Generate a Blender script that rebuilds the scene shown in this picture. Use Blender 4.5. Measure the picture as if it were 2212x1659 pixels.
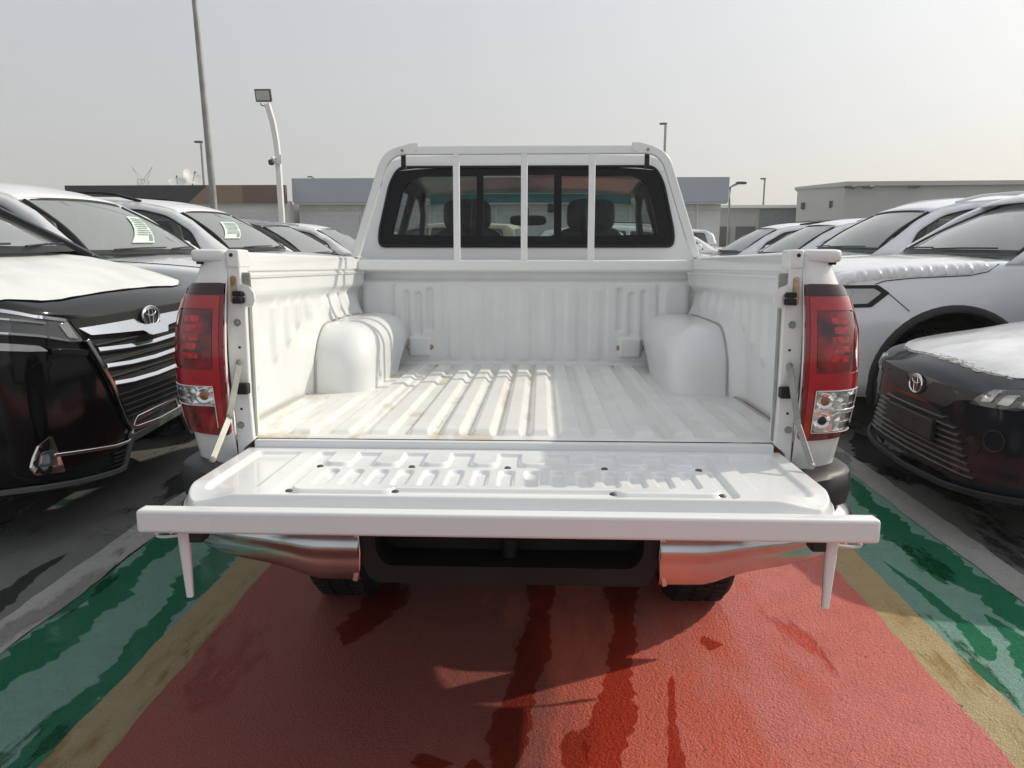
import bpy, bmesh, math, random
import numpy as np
from math import sin, cos, tan, pi, radians, sqrt, atan2, hypot
from mathutils import Vector, Matrix, geometry
from mathutils.bvhtree import BVHTree
random.seed(7)
for o in list(bpy.data.objects): bpy.data.objects.remove(o)
SC = bpy.context.scene
COL = SC.collection
# ---------------------------------------------------------------- camera, sky, sun, exposure
CAM_H, CAM_PITCH, CAM_YAW = 1.43, 10.49, 2.2
cd = bpy.data.cameras.new('camera'); cam = bpy.data.objects.new('camera', cd); COL.objects.link(cam)
cam.location = (0, 0, CAM_H)
cam.rotation_euler = (radians(90 - CAM_PITCH), 0, radians(CAM_YAW))
cd.sensor_width = 36; cd.lens = 1661 / 2212 * 36
cd.clip_start = 0.05; cd.clip_end = 3000
SC.camera = cam
SUN_DIR = Vector((1.30, 0.68, 1.0)).normalized()
SUN_EL = math.asin(SUN_DIR.z); SUN_AZ = atan2(SUN_DIR.x, SUN_DIR.y)
w = bpy.data.worlds.new('World'); SC.world = w; w.use_nodes = True
nt = w.node_tree; bg = nt.nodes['Background']
sky = nt.nodes.new('ShaderNodeTexSky'); sky.sky_type = 'NISHITA'; sky.sun_disc = False
sky.sun_elevation = SUN_EL; sky.sun_rotation = SUN_AZ
sky.altitude = 0; sky.air_density = 1.0; sky.ozone_density = 1.0
sky.dust_density = 3.0
def wn(t, **k):
    n = nt.nodes.new(t)
    for a, v in k.items(): setattr(n, a, v)
    return n
def wmath(op, a, c=None, clamp=False):
    n = wn('ShaderNodeMath', operation=op, use_clamp=clamp)
    for i, v in enumerate((a, c)):
        if v is None: continue
        if isinstance(v, (int, float)): n.inputs[i].default_value = v
        else: nt.links.new(v, n.inputs[i])
    return n.outputs[0]
# hazy air: pale veil over the clear sky, brighter round the sun, warmer towards the horizon
wtc = wn('ShaderNodeTexCoord'); wsx = wn('ShaderNodeSeparateXYZ'); nt.links.new(wtc.outputs['Generated'], wsx.inputs[0])
dt = wn('ShaderNodeVectorMath', operation='DOT_PRODUCT'); nt.links.new(wtc.outputs['Generated'], dt.inputs[0]); dt.inputs[1].default_value = SUN_DIR
g = wmath('MAXIMUM', dt.outputs['Value'], 0.0)
lum = wmath('ADD', wmath('ADD', 4.35, wmath('MULTIPLY', wmath('POWER', g, 2.0), 2.7)), wmath('MULTIPLY', wmath('POWER', g, 9.0), 4.0))
hz = wmath('POWER', wmath('SUBTRACT', 1.0, wmath('MAXIMUM', wsx.outputs[2], 0.0), True), 5.0)
warm = wmath('ADD', wmath('MULTIPLY', hz, .75), wmath('MULTIPLY', wmath('POWER', g, 3.0), .45), True)
wno = wn('ShaderNodeTexNoise'); wno.inputs['Scale'].default_value = 1.6; wno.inputs['Detail'].default_value = 4; nt.links.new(wtc.outputs['Generated'], wno.inputs['Vector'])
lum = wmath('MULTIPLY', lum, wmath('ADD', .93, wmath('MULTIPLY', wno.outputs['Fac'], .14)))
wc = wn('ShaderNodeMix', data_type='RGBA'); wc.inputs[6].default_value = (.965, 1.0, 1.05, 1); wc.inputs[7].default_value = (1.04, 1.01, .925, 1); nt.links.new(warm, wc.inputs[0])
vs = wn('ShaderNodeVectorMath', operation='SCALE'); nt.links.new(wc.outputs[2], vs.inputs[0]); nt.links.new(lum, vs.inputs['Scale'])
wm = wn('ShaderNodeMix', data_type='RGBA'); wm.inputs[0].default_value = .14; nt.links.new(vs.outputs[0], wm.inputs[6]); nt.links.new(sky.outputs[0], wm.inputs[7])
nt.links.new(wm.outputs[2], bg.inputs['Color'])
bg.inputs['Strength'].default_value = 0.12
sl = bpy.data.lights.new('sun', 'SUN'); so = bpy.data.objects.new('sun', sl); COL.objects.link(so)
sl.energy = 2.7; sl.angle = radians(0.8); sl.color = (1.0, 0.91, 0.76)
so.rotation_euler = SUN_DIR.to_track_quat('Z', 'Y').to_euler()
so.location = (20, 10, 20)
SC.view_settings.view_transform = 'Standard'; SC.view_settings.look = 'None'
SC.view_settings.exposure = 0.26; SC.view_settings.gamma = 1.0
# ---------------------------------------------------------------- materials
def _set(b, k, v):
    if k in b.inputs: b.inputs[k].default_value = v
def P(name, col, rough=.5, metal=0., coat=0., spec=.5, var=.06, vscale=6., bump=0., bscale=60., trans=0., ior=1.45, rvar=0., col2=None, dirt=None):
    """principled material; base colour varied by noise, optional bump, optional dirt colour in noise patches"""
    m = bpy.data.materials.new(name); m.use_nodes = True
    n = m.node_tree; b = n.nodes['Principled BSDF']; L = n.links.new
    b.inputs['Roughness'].default_value = rough; b.inputs['Metallic'].default_value = metal
    _set(b, 'Coat Weight', coat); _set(b, 'Coat Roughness', .06); _set(b, 'Specular IOR Level', spec); _set(b, 'IOR', ior)
    _set(b, 'Transmission Weight', trans)
    tc = n.nodes.new('ShaderNodeTexCoord')
    no = n.nodes.new('ShaderNodeTexNoise'); no.inputs['Scale'].default_value = vscale; no.inputs['Detail'].default_value = 5
    L(tc.outputs['Object'], no.inputs['Vector'])
    mx = n.nodes.new('ShaderNodeMix'); mx.data_type = 'RGBA'
    c = np.array(col); c2 = np.array(col2) if col2 else c * (1 - var * 2)
    c1 = c if col2 else np.minimum(c * (1 + var), 1)
    mx.inputs[6].default_value = (*c1, 1); mx.inputs[7].default_value = (*c2, 1)
    rp = n.nodes.new('ShaderNodeValToRGB'); rp.color_ramp.elements[0].position = .35; rp.color_ramp.elements[1].position = .65
    L(no.outputs['Fac'], rp.inputs[0]); L(rp.outputs[0], mx.inputs[0])
    out = mx.outputs[2]
    if dirt:
        dcol, dscale, dlo, dhi = dirt
        n2 = n.nodes.new('ShaderNodeTexNoise'); n2.inputs['Scale'].default_value = dscale; n2.inputs['Detail'].default_value = 8; n2.inputs['Roughness'].default_value = .6
        L(tc.outputs['Object'], n2.inputs['Vector'])
        r2 = n.nodes.new('ShaderNodeValToRGB'); r2.color_ramp.elements[0].position = dlo; r2.color_ramp.elements[1].position = dhi
        L(n2.outputs['Fac'], r2.inputs[0])
        m2 = n.nodes.new('ShaderNodeMix'); m2.data_type = 'RGBA'; m2.inputs[7].default_value = (*dcol, 1)
        L(r2.outputs[0], m2.inputs[0]); L(out, m2.inputs[6]); out = m2.outputs[2]
    L(out, b.inputs['Base Color'])
    if rvar:
        mr = n.nodes.new('ShaderNodeMapRange'); mr.inputs[3].default_value = max(rough - rvar, 0); mr.inputs[4].default_value = rough + rvar
        L(no.outputs['Fac'], mr.inputs[0]); L(mr.outputs[0], b.inputs['Roughness'])
    if bump:
        nb = n.nodes.new('ShaderNodeTexNoise'); nb.inputs['Scale'].default_value = bscale; nb.inputs['Detail'].default_value = 4
        L(tc.outputs['Object'], nb.inputs['Vector'])
        bp = n.nodes.new('ShaderNodeBump'); bp.inputs['Strength'].default_value = bump; bp.inputs['Distance'].default_value = .01
        L(nb.outputs['Fac'], bp.inputs['Height']); L(bp.outputs[0], b.inputs['Normal'])
    return m
def glass(name, tint, refl=1.0, rough=.02, ior=1.5, opaque=0.0, dust=(.2, .2, .19)):
    """thin tinted pane: transparent + fresnel gloss, a little dust"""
    m = bpy.data.materials.new(name); m.use_nodes = True
    n = m.node_tree; L = n.links.new
    for x in list(n.nodes): n.nodes.remove(x)
    o = n.nodes.new('ShaderNodeOutputMaterial'); t = n.nodes.new('ShaderNodeBsdfTransparent'); t.inputs[0].default_value = (*tint, 1)
    g = n.nodes.new('ShaderNodeBsdfGlossy'); g.inputs['Roughness'].default_value = rough; g.inputs[0].default_value = (refl, refl, refl, 1)
    f = n.nodes.new('ShaderNodeFresnel'); ge = n.nodes.new('ShaderNodeNewGeometry')   # same reflectance from both faces of the thin pane
    e1 = n.nodes.new('ShaderNodeMath'); e1.operation = 'MULTIPLY_ADD'; e1.inputs[1].default_value = -2.; e1.inputs[2].default_value = 1.; L(ge.outputs['Backfacing'], e1.inputs[0])
    e2 = n.nodes.new('ShaderNodeMath'); e2.operation = 'POWER'; e2.inputs[0].default_value = ior; L(e1.outputs[0], e2.inputs[1]); L(e2.outputs[0], f.inputs[0])
    d = n.nodes.new('ShaderNodeBsdfDiffuse'); d.inputs[0].default_value = (*dust, 1)
    md = n.nodes.new('ShaderNodeMixShader'); md.inputs[0].default_value = opaque
    L(t.outputs[0], md.inputs[1]); L(d.outputs[0], md.inputs[2])
    mx = n.nodes.new('ShaderNodeMixShader'); L(f.outputs[0], mx.inputs[0]); L(md.outputs[0], mx.inputs[1]); L(g.outputs[0], mx.inputs[2])
    L(mx.outputs[0], o.inputs[0]); return m
# ---------------------------------------------------------------- mesh helpers
class MB:
    def __init__(s): s.v = []; s.f = []
    def add(s, vs, fs):
        b = len(s.v); s.v += [tuple(map(float, p)) for p in vs]; s.f += [tuple(i + b for i in f) for f in fs]; return s
    def box(s, c, d, R=None):
        x, y, z = (k / 2 for k in d)
        vs = [Vector(p) for p in ((-x,-y,-z),(x,-y,-z),(x,y,-z),(-x,y,-z),(-x,-y,z),(x,-y,z),(x,y,z),(-x,y,z))]
        if R is not None: vs = [R @ p for p in vs]
        return s.add([p + Vector(c) for p in vs], [(3,2,1,0),(4,5,6,7),(0,1,5,4),(1,2,6,5),(2,3,7,6),(3,0,4,7)])
    def bx(s, x0, x1, y0, y1, z0, z1): return s.box(((x0+x1)/2,(y0+y1)/2,(z0+z1)/2),(abs(x1-x0),abs(y1-y0),abs(z1-z0)))
    def grid(s, X, Y, Z, flip=False):
        nu, nv = X.shape
        vs = np.stack([X, Y, Z], -1).reshape(-1, 3)
        i = np.arange(nu * nv).reshape(nu, nv)
        q = np.stack([i[:-1,:-1], i[1:,:-1], i[1:,1:], i[:-1,1:]], -1).reshape(-1, 4)
        if flip: q = q[:, ::-1]
        return s.add(vs.tolist(), q.tolist())
    def rows(s, rows, closed=False, flip=False, cap=False):
        n = len(rows[0]); b = len(s.v)
        vs = [p for r in rows for p in r]; fs = []
        m = n if closed else n - 1
        for i in range(len(rows) - 1):
            for j in range(m):
                a, c = i*n+j, i*n+(j+1) % n
                f = (a, c, c+n, a+n); fs.append(f[::-1] if flip else f)
        if cap:
            fs.append(tuple(range(n))[::-1] if not flip else tuple(range(n)))
            e = (len(rows)-1)*n; fs.append(tuple(range(e, e+n)) if not flip else tuple(range(e, e+n))[::-1])
        return s.add(vs, fs)
    def tube(s, pts, r=.01, n=10, rect=None, up=(0,0,1), closed=False):
        """round (radius or list of radii) or rectangular (w across, h along up) section along a path"""
        pts = [Vector(p) for p in pts]; N = len(pts); rows = []
        for i, p in enumerate(pts):
            a = pts[i-1] if (i > 0 or closed) else p; c = pts[(i+1) % N] if (i < N-1 or closed) else p
            t = (c - a).normalized(); u = Vector(up); sd = t.cross(u)
            if sd.length < 1e-4: sd = t.cross(Vector((1, .01, 0)))
            sd.normalize(); u = sd.cross(t).normalized()
            k = 1.
            if 0 < i < N-1 or closed:
                d1 = (p - a).normalized(); k = 1 / max(.5, d1.dot(t))
            if rect:
                w_, h_ = rect if not isinstance(rect[0], (tuple, list)) else rect[i]
                ring = [p + sd*x*w_/2*k + u*y*h_/2*k for x, y in ((-1,-1),(1,-1),(1,1),(-1,1))]
            else:
                R = r[i] if isinstance(r, (list, tuple)) else r
                ring = [p + (sd*cos(2*pi*j/n) + u*sin(2*pi*j/n))*R for j in range(n)]
            rows.append(ring)
        if closed: rows.append(rows[0])
        return s.rows(rows, closed=True, flip=True, cap=not closed)
    def prism(s, poly, a, b, axis=1):
        """2-D outline extruded along axis between a and b"""
        def q(p, t):
            return (t, p[0], p[1]) if axis == 0 else ((p[0], t, p[1]) if axis == 1 else (p[0], p[1], t))
        n = len(poly); vs = [q(p, a) for p in poly] + [q(p, b) for p in poly]
        fs = [tuple(range(n))[::-1], tuple(range(n, 2*n))] + [(i, (i+1) % n, n+(i+1) % n, n+i) for i in range(n)]
        return s.add(vs, fs)
    def lathe(s, prof, c=(0,0,0), axis=(0,0,1), n=24, ang=2*pi):
        ax = Vector(axis).normalized(); u = ax.orthogonal().normalized(); v = ax.cross(u); c = Vector(c)
        rows = [[c + ax*h + (u*cos(2*pi*j/n) + v*sin(2*pi*j/n))*r for j in range(n)] for r, h in prof]
        return s.rows(rows, closed=True)
    def ball(s, c, r, n=16, m=10):
        rows = []
        for i in range(m+1):
            t = -pi/2 + pi*i/m
            rows.append([(c[0]+r[0]*cos(t)*cos(2*pi*j/n), c[1]+r[1]*cos(t)*sin(2*pi*j/n), c[2]+r[2]*sin(t)) for j in range(n)])
        return s.rows(rows, closed=True)
    def sbox(s, c, r, e=.35, n=24, m=14):
        """superellipsoid: rounded block"""
        g = lambda x: math.copysign(abs(x)**e, x); rows = []
        for i in range(m+1):
            t = -pi/2 + pi*i/m
            rows.append([(c[0]+r[0]*g(cos(t))*g(cos(2*pi*j/n)), c[1]+r[1]*g(cos(t))*g(sin(2*pi*j/n)), c[2]+r[2]*g(sin(t))) for j in range(n)])
        return s.rows(rows, closed=True)
    def mirror(s):
        """mirror everything in y=0 plane of x"""
        b = len(s.v); n = len(s.f)
        s.v += [(-x, y, z) for x, y, z in s.v]; s.f += [tuple(i+b for i in f)[::-1] for f in s.f[:n]]; return s
    def build(s, name, mat, parent=None, smooth=35, bevel=0., seg=2, off=None, fix=True, sub=0, solid=0., **props):
        me = bpy.data.meshes.new(name); vs = s.v
        if off: vs = [(x+off[0], y+off[1], z+off[2]) for x, y, z in vs]
        me.from_pydata(vs, [], s.f); me.update()
        if fix:
            bm = bmesh.new(); bm.from_mesh(me)
            bmesh.ops.remove_doubles(bm, verts=bm.verts, dist=1e-5)
            bmesh.ops.recalc_face_normals(bm, faces=bm.faces); bm.to_mesh(me); bm.free()
        if mat: me.materials.append(mat)
        if smooth:
            me.polygons.foreach_set('use_smooth', [True]*len(me.polygons))
            if smooth < 180: me.set_sharp_from_angle(angle=radians(smooth))
        o = bpy.data.objects.new(name, me); COL.objects.link(o)
        if parent: o.parent = parent
        if solid:
            md = o.modifiers.new('thick', 'SOLIDIFY'); md.thickness = solid; md.offset = -1
        if bevel:
            md = o.modifiers.new('bevel', 'BEVEL'); md.width = bevel; md.segments = seg; md.limit_method = 'ANGLE'; md.angle_limit = radians(40); md.harden_normals = False
        if sub:
            md = o.modifiers.new('sub', 'SUBSURF'); md.levels = sub; md.render_levels = sub
        for k, v_ in props.items(): o[k] = v_
        return o
def empty(name, loc, label, cat, rot=(0,0,0), group=None):
    o = bpy.data.objects.new(name, None); COL.objects.link(o); o.location = loc; o.rotation_euler = rot
    o.empty_display_size = .2; o['label'] = label; o['category'] = cat
    if group: o['group'] = group
    return o
def tag(o, label, cat, group=None):
    o['label'] = label; o['category'] = cat
    if group: o['group'] = group
    return o
def rrect(x0, x1, z0, z1, r, n=5):
    r = r if isinstance(r, (list, tuple)) else [r]*4; out = []
    for (cx, cz, a0), R in zip(((x1, z0, -90), (x1, z1, 0), (x0, z1, 90), (x0, z0, 180)), r):
        sx = -1 if cx == x1 else 1; sz = 1 if cz == z0 else -1
        for k in range(n+1):
            a = radians(a0 + 90*k/n); out.append((cx + sx*R + R*cos(a), cz + sz*R + R*sin(a)))
    return out
def round_poly(poly, r, n=4):
    """fillet every corner of a polygon; r number or list"""
    out = []; N = len(poly)
    for i in range(N):
        p = Vector(poly[i]); a = Vector(poly[i-1]) - p; b = Vector(poly[(i+1) % N]) - p
        R = r[i] if isinstance(r, (list, tuple)) else r
        d = min(R, a.length*.45, b.length*.45)
        if d < 1e-5: out.append(tuple(p)); continue
        A = p + a.normalized()*d; B = p + b.normalized()*d
        for k in range(n+1):
            t = k/n; out.append(tuple(A*(1-t)**2 + p*2*t*(1-t) + B*t*t))
    return out
def inside(pt, poly):
    x, y = pt; c = False; n = len(poly); j = n-1
    for i in range(n):
        xi, yi = poly[i]; xj, yj = poly[j]
        if (yi > y) != (yj > y) and x < (xj-xi)*(y-yi)/(yj-yi)+xi: c = not c
        j = i
    return c
def resample(poly, d, closed=True):
    out = []; N = len(poly)
    for i in range(N if closed else N-1):
        a = Vector(poly[i]); b = Vector(poly[(i+1) % N]); k = max(1, int((b-a).length/d))
        out += [tuple(a.lerp(b, t/k)) for t in range(k)]
    if not closed: out.append(tuple(poly[-1]))
    return out
def fill2d(outer, holes=(), d=.05):
    """triangulated fill of an outline with holes, interior points every d"""
    outer = resample(outer, d); holes = [resample(h, d) for h in holes]
    pts = [Vector(p) for p in outer]; loops = [list(range(len(outer)))]
    for h in holes:
        b = len(pts); pts += [Vector(p) for p in h]; loops.append(list(range(b, b+len(h))))
    xs = [p[0] for p in outer]; ys = [p[1] for p in outer]
    edges = [(l[i], l[(i+1) % len(l)]) for l in loops for i in range(len(l))]
    bnd = np.array([tuple(p) for p in pts])
    x = min(xs)+d/2; 
    while x < max(xs):
        y = min(ys)+d/2
        while y < max(ys):
            if inside((x, y), outer) and not any(inside((x, y), h) for h in holes) and np.min(np.hypot(bnd[:,0]-x, bnd[:,1]-y)) > d*.45: pts.append(Vector((x, y)))
            y += d
        x += d
    v, e, f, *_ = geometry.delaunay_2d_cdt(pts, edges, [], 1, 1e-6)
    F = []
    for t in f:
        cx = sum(v[i][0] for i in t)/len(t); cy = sum(v[i][1] for i in t)/len(t)
        if inside((cx, cy), outer) and not any(inside((cx, cy), h) for h in holes): F.append(tuple(t))
    return [tuple(p) for p in v], F
def boundary_edges(F):
    cnt = {}
    for f in F:
        for i in range(len(f)):
            a, b = f[i], f[(i+1) % len(f)]; cnt.setdefault((min(a,b), max(a,b)), []).append((a, b))
    return [k[0] for k in cnt.values() if len(k) == 1]
def sheet(mb, outer, mapf, holes=(), d=.05, thick=0., thickdir=None):
    """fill an outline in (u,v), map it to 3-D with mapf; optional skirt of given thickness vector"""
    v, F = fill2d(outer, holes, d); P3 = [Vector(mapf(*p)) for p in v]
    if thickdir is not None:
        T = Vector(thickdir); n = len(P3); E = boundary_edges(F)
        mb.add(P3 + [p + T for p in P3], F + [(b, a, a+n, b+n) for a, b in E] + [tuple(i+n for i in f)[::-1] for f in F])
    else: mb.add(P3, F)
    return mb
def cast_map(bvh, off=.004, axis='x', far=5., fallback=0.):
    """(u,v) of the front view -> point on the body, pushed out by off"""
    def f(u, v):
        if axis == 'x': o_, d_ = Vector((far, u, v)), Vector((-1, 0, 0))
        elif axis == 'z': o_, d_ = Vector((u, v, far)), Vector((0, 0, -1))
        elif axis == 'y': o_, d_ = Vector((u, far, v)), Vector((0, -1, 0))
        else: o_, d_ = Vector((u, -far, v)), Vector((0, 1, 0))
        h = bvh.ray_cast(o_, d_)
        if h[0] is None:
            h = bvh.find_nearest(o_ + d_*far); return h[0] - d_*off
        return h[0] + (h[1]*off if h[1].dot(d_) < 0 else -h[1]*off)
    return f
def sstep(x): x = np.clip(x, 0, 1); return x*x*(3-2*x)
def sd_rr(X, Y, cx, cy, hx, hy, r):
    qx = np.abs(X-cx)-hx+r; qy = np.abs(Y-cy)-hy+r
    return np.hypot(np.maximum(qx, 0), np.maximum(qy, 0)) + np.minimum(np.maximum(qx, qy), 0) - r
def plate(sd, b): return sstep(.5 - sd/(2*b))
# ---------------------------------------------------------------- shared materials
WHITE = P('white_paint', (.79,.80,.795), .28, coat=.6, var=.012, vscale=3, bump=.012, bscale=300)
BEDWHITE = P('bed_paint', (.76,.775,.775), .30, coat=.35, var=.02, vscale=5, bump=.02, bscale=120, dirt=((.66,.61,.50), 2.0, .66, .95))
def bed_floor_mat():
    m = P('bed_floor_paint', (.75,.75,.725), .42, coat=.15, var=.03, vscale=6, bump=.03, bscale=150)
    n = m.node_tree; L = n.links.new; b = n.nodes['Principled BSDF']
    src = b.inputs['Base Color'].links[0].from_socket
    tc = n.nodes.new('ShaderNodeTexCoord'); mp = n.nodes.new('ShaderNodeMapping'); mp.inputs['Scale'].default_value = (5, 1.8, 1)
    L(tc.outputs['Object'], mp.inputs[0])
    no = n.nodes.new('ShaderNodeTexNoise'); no.inputs['Scale'].default_value = 1.6; no.inputs['Detail'].default_value = 9; no.inputs['Roughness'].default_value = .62; no.inputs['Distortion'].default_value = .6
    L(mp.outputs[0], no.inputs['Vector'])
    rp = n.nodes.new('ShaderNodeValToRGB'); rp.color_ramp.elements[0].position = .50; rp.color_ramp.elements[1].position = .60
    L(no.outputs['Fac'], rp.inputs[0])
    # dried mud collects in the valleys: height mask from object z
    sx = n.nodes.new('ShaderNodeSeparateXYZ'); L(tc.outputs['Object'], sx.inputs[0])
    mr = n.nodes.new('ShaderNodeMapRange'); mr.inputs[1].default_value = BZ + .002; mr.inputs[2].default_value = BZ + .008; mr.inputs[3].default_value = .9; mr.inputs[4].default_value = .12
    L(sx.outputs[2], mr.inputs[0])
    mu = n.nodes.new('ShaderNodeMath'); mu.operation = 'MULTIPLY'; L(rp.outputs[0], mu.inputs[0]); L(mr.outputs[0], mu.inputs[1])
    n2 = n.nodes.new('ShaderNodeTexNoise'); n2.inputs['Scale'].default_value = 25; L(tc.outputs['Object'], n2.inputs['Vector'])
    mx = n.nodes.new('ShaderNodeMix'); mx.data_type = 'RGBA'; mx.inputs[7].default_value = (.50,.41,.28,1)
    rx = n.nodes.new('ShaderNodeMapRange'); rx.interpolation_type = 'SMOOTHSTEP'; rx.inputs[1].default_value = .30; rx.inputs[2].default_value = -.15; rx.inputs[3].default_value = .25; L(sx.outputs[0], rx.inputs[0])   # mud lies on the left half
    mu3 = n.nodes.new('ShaderNodeMath'); mu3.operation = 'MULTIPLY'; L(mu.outputs[0], mu3.inputs[0]); L(rx.outputs[0], mu3.inputs[1]); mu = mu3
    mu2 = n.nodes.new('ShaderNodeMath'); mu2.operation = 'MULTIPLY'; mu2.inputs[1].default_value = .7; L(mu.outputs[0], mu2.inputs[0])
    L(mu2.outputs[0], mx.inputs[0]); L(src, mx.inputs[6]); L(mx.outputs[2], b.inputs['Base Color']); return m
DARKPL = P('dark_plastic', (.022,.022,.024), .5, var=.15, bump=.05, bscale=400)
BLACK = P('black_rubber', (.012,.012,.012), .6, var=.2)
BLACKGL = P('black_gloss', (.008,.008,.009), .25, spec=.3)
CHROME = P('chrome', (.72,.73,.74), .07, metal=1., var=.02, bump=.01, bscale=8)
STEEL = P('zinc_steel', (.31,.32,.29), .5, metal=.3, var=.08, vscale=20)
TYRE = P('tyre_rubber', (.016,.016,.016), .75, var=.2, bump=.2, bscale=120)
RIM = P('wheel_rim', (.35,.36,.37), .3, metal=.8)
RUST = P('rust', (.32,.17,.05), .8, col2=(.62,.52,.36), vscale=40)
TRIMGREY = P('interior_grey', (.055,.055,.058), .7, var=.15)
SEATFILM = P('seat_fabric', (.10,.095,.092), .35, var=.2, vscale=12, bump=.3, bscale=25)
SEALER = P('seam_sealer', (.46,.44,.39), .6)
# ---------------------------------------------------------------- the pickup truck
# local frame: origin on the ground under the rear end of the bed floor, x right, y towards the cab
BZ = .905
TPITCH = radians(1.78)
TO = Vector((-.080, 2.02, .905))
Rt = Matrix.Rotation(-TPITCH, 3, 'X')
base = TO - Rt @ Vector((0, 0, BZ))
truck = empty('pickup_truck', base, 'white pickup truck seen from behind with its tailgate lowered and cargo bed open', 'pickup truck', rot=(-TPITCH, 0, 0))
OFF = (0, 0, BZ)
def tb(mb, name, mat, parent=truck, **k): return mb.build(name, mat, parent, off=OFF, **k)
FLOORM = bed_floor_mat()
# bed floor: pressed ribs
xs = np.linspace(-.775, .775, 560)
ys = np.concatenate([np.linspace(0, .08, 20), np.linspace(.1, 1.5, 20), np.linspace(1.515, 1.59, 12)])
X, Y = np.meshgrid(xs, ys, indexing='ij'); Z = np.zeros_like(X)
for c, wd, h, y0, y1 in [(0,.054,.018,.02,1.57),(.081,.054,.018,.02,1.57),(-.081,.054,.018,.02,1.57),(.165,.054,.018,.02,1.57),(-.165,.054,.018,.02,1.57),
        (.255,.056,.017,.02,1.57),(-.255,.056,.017,.02,1.57),(.365,.06,.012,.02,1.57),(-.365,.06,.012,.02,1.57),(.475,.055,.012,.02,1.57),(-.475,.055,.012,.02,1.57),
        (.585,.06,.012,.02,.70),(-.585,.06,.012,.02,.70),(.69,.035,.008,.12,.55),(-.69,.035,.008,.12,.55)]:
    e = sstep((Y-y0)/.035)*sstep((y1-Y)/.035)
    Z += h*plate(np.abs(X-c)-wd/2, .009)*e
for c in (-.415, .415): Z -= .006*np.exp(-((X-c)/.004)**2)*sstep((Y-.01)/.02)
Z -= .004*sstep((.012-Y)/.012)
tb(MB().grid(X, Y, Z), 'bed_floor', FLOORM, smooth=180)
# sill under the floor's rear edge
m = MB(); m.bx(-.70, .70, -.020, .004, -.20, -.006); tb(m, 'rear_sill', BEDWHITE, bevel=.006)
# headboard with pressings
xs = np.linspace(-.79, .79, 300); zs = np.linspace(0, .44, 110)
X, Zz = np.meshgrid(xs, zs, indexing='ij'); D = np.zeros_like(X)
for k in range(-3, 4):                                       # upright ribs in the middle field
    D += .007*plate(sd_rr(X, Zz, k*.110, .19, .026, .17, .02), .012)
for s_ in (-1, 1):
    D += 1.6*.006*plate(sd_rr(X, Zz, s_*.50, .20, .115, .185, .02), .007)
    D -= 1.5*.009*plate(sd_rr(X, Zz, s_*.445, .26, .014, .10, .014), .007)
    D -= 1.5*.009*plate(sd_rr(X, Zz, s_*.50, .24, .014, .10, .014), .007)
    D -= 1.5*.009*plate(sd_rr(X, Zz, s_*.555, .24, .012, .11, .012), .007)
    D += 1.6*.008*plate(sd_rr(X, Zz, s_*.495, .085, .05, .045, .012), .005)
    D += 1.6*.012*plate(sd_rr(X, Zz, s_*.70, .30, .06, .09, .05), .02)
D -= .030*sstep((Zz-.385)/.02)                                # upper flange steps back
D += .02*sstep((.02-Zz)/.02)
tb(MB().grid(X, 1.585-D, Zz), 'headboard', BEDWHITE, smooth=180)
m = MB(); m.bx(-.80, .80, 1.575, 1.63, .435, .492); tb(m, 'headboard_rail', WHITE, bevel=.008)
for s_ in (-1, 1):
    for dx in (-.052, .052):
        m = MB(); m.lathe([(.0,.006),(.006,.006),(.010,.003),(.013,0)], (s_*.495+dx, 1.572, .083), (0,-1,0), 12); tb(m, 'rusty_bolt', RUST)
# inner side walls with upright dents
for s_ in (-1, 1):
    ys = np.linspace(0.0, 1.60, 220); zs = np.linspace(-.004, .437, 64)
    Y, Zz = np.meshgrid(ys, zs, indexing='ij'); D = np.zeros_like(Y)
    D += .030*sstep((.385-Zz)/.045)*sstep((Y+.02)/.10)                             # lower field sits further out
    for yc, zb_ in [(.24,.09),(.42,.16),(.555,.20),(.665,.25),(.78,.275),(1.0,.285),(1.16,.285),(1.32,.285)]:
        D -= .014*plate(sd_rr(Y, Zz, yc, (zb_+.35)/2, .026, (.35-zb_)/2, .026), .018)
    sdh = sd_rr(Y, Zz, 1.33, .0, .60, .250, .185); D -= .034*np.clip(1-sdh/.12, 0, 1)**1.8*sstep((1.62-Y)/.1)
    Xw = .757 + np.maximum(D, -.10)
    tb(MB().grid(s_*Xw, Y, Zz, flip=s_ > 0), 'bed_side_wall', BEDWHITE, smooth=180)
    # rail: inner lip, crease and flat top
    prof = [(.760,.425),(.752,.428),(.750,.436),(.757,.440),(.757,.446),(.749,.450),(.748,.488),(.752,.497),(.760,.501),(.800,.502),(.826,.500),(.838,.494)]
    rows = [[(s_*x, y, z) for x, z in prof] for y in np.linspace(.012, 1.63, 24)]
    tb(MB().rows(rows, flip=s_ > 0), 'bed_rail', WHITE, smooth=40)
    # seam sealer line between floor and wall
    m = MB(); m.tube([(s_*.770, y, .002) for y in (.0, .74)], .0035, 6); tb(m, 'floor_sealer', SEALER)
    m = MB(); m.tube([(s_*.765, 1.572, z) for z in (.25, .38)], .003, 6); tb(m, 'corner_sealer', SEALER)
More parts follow.
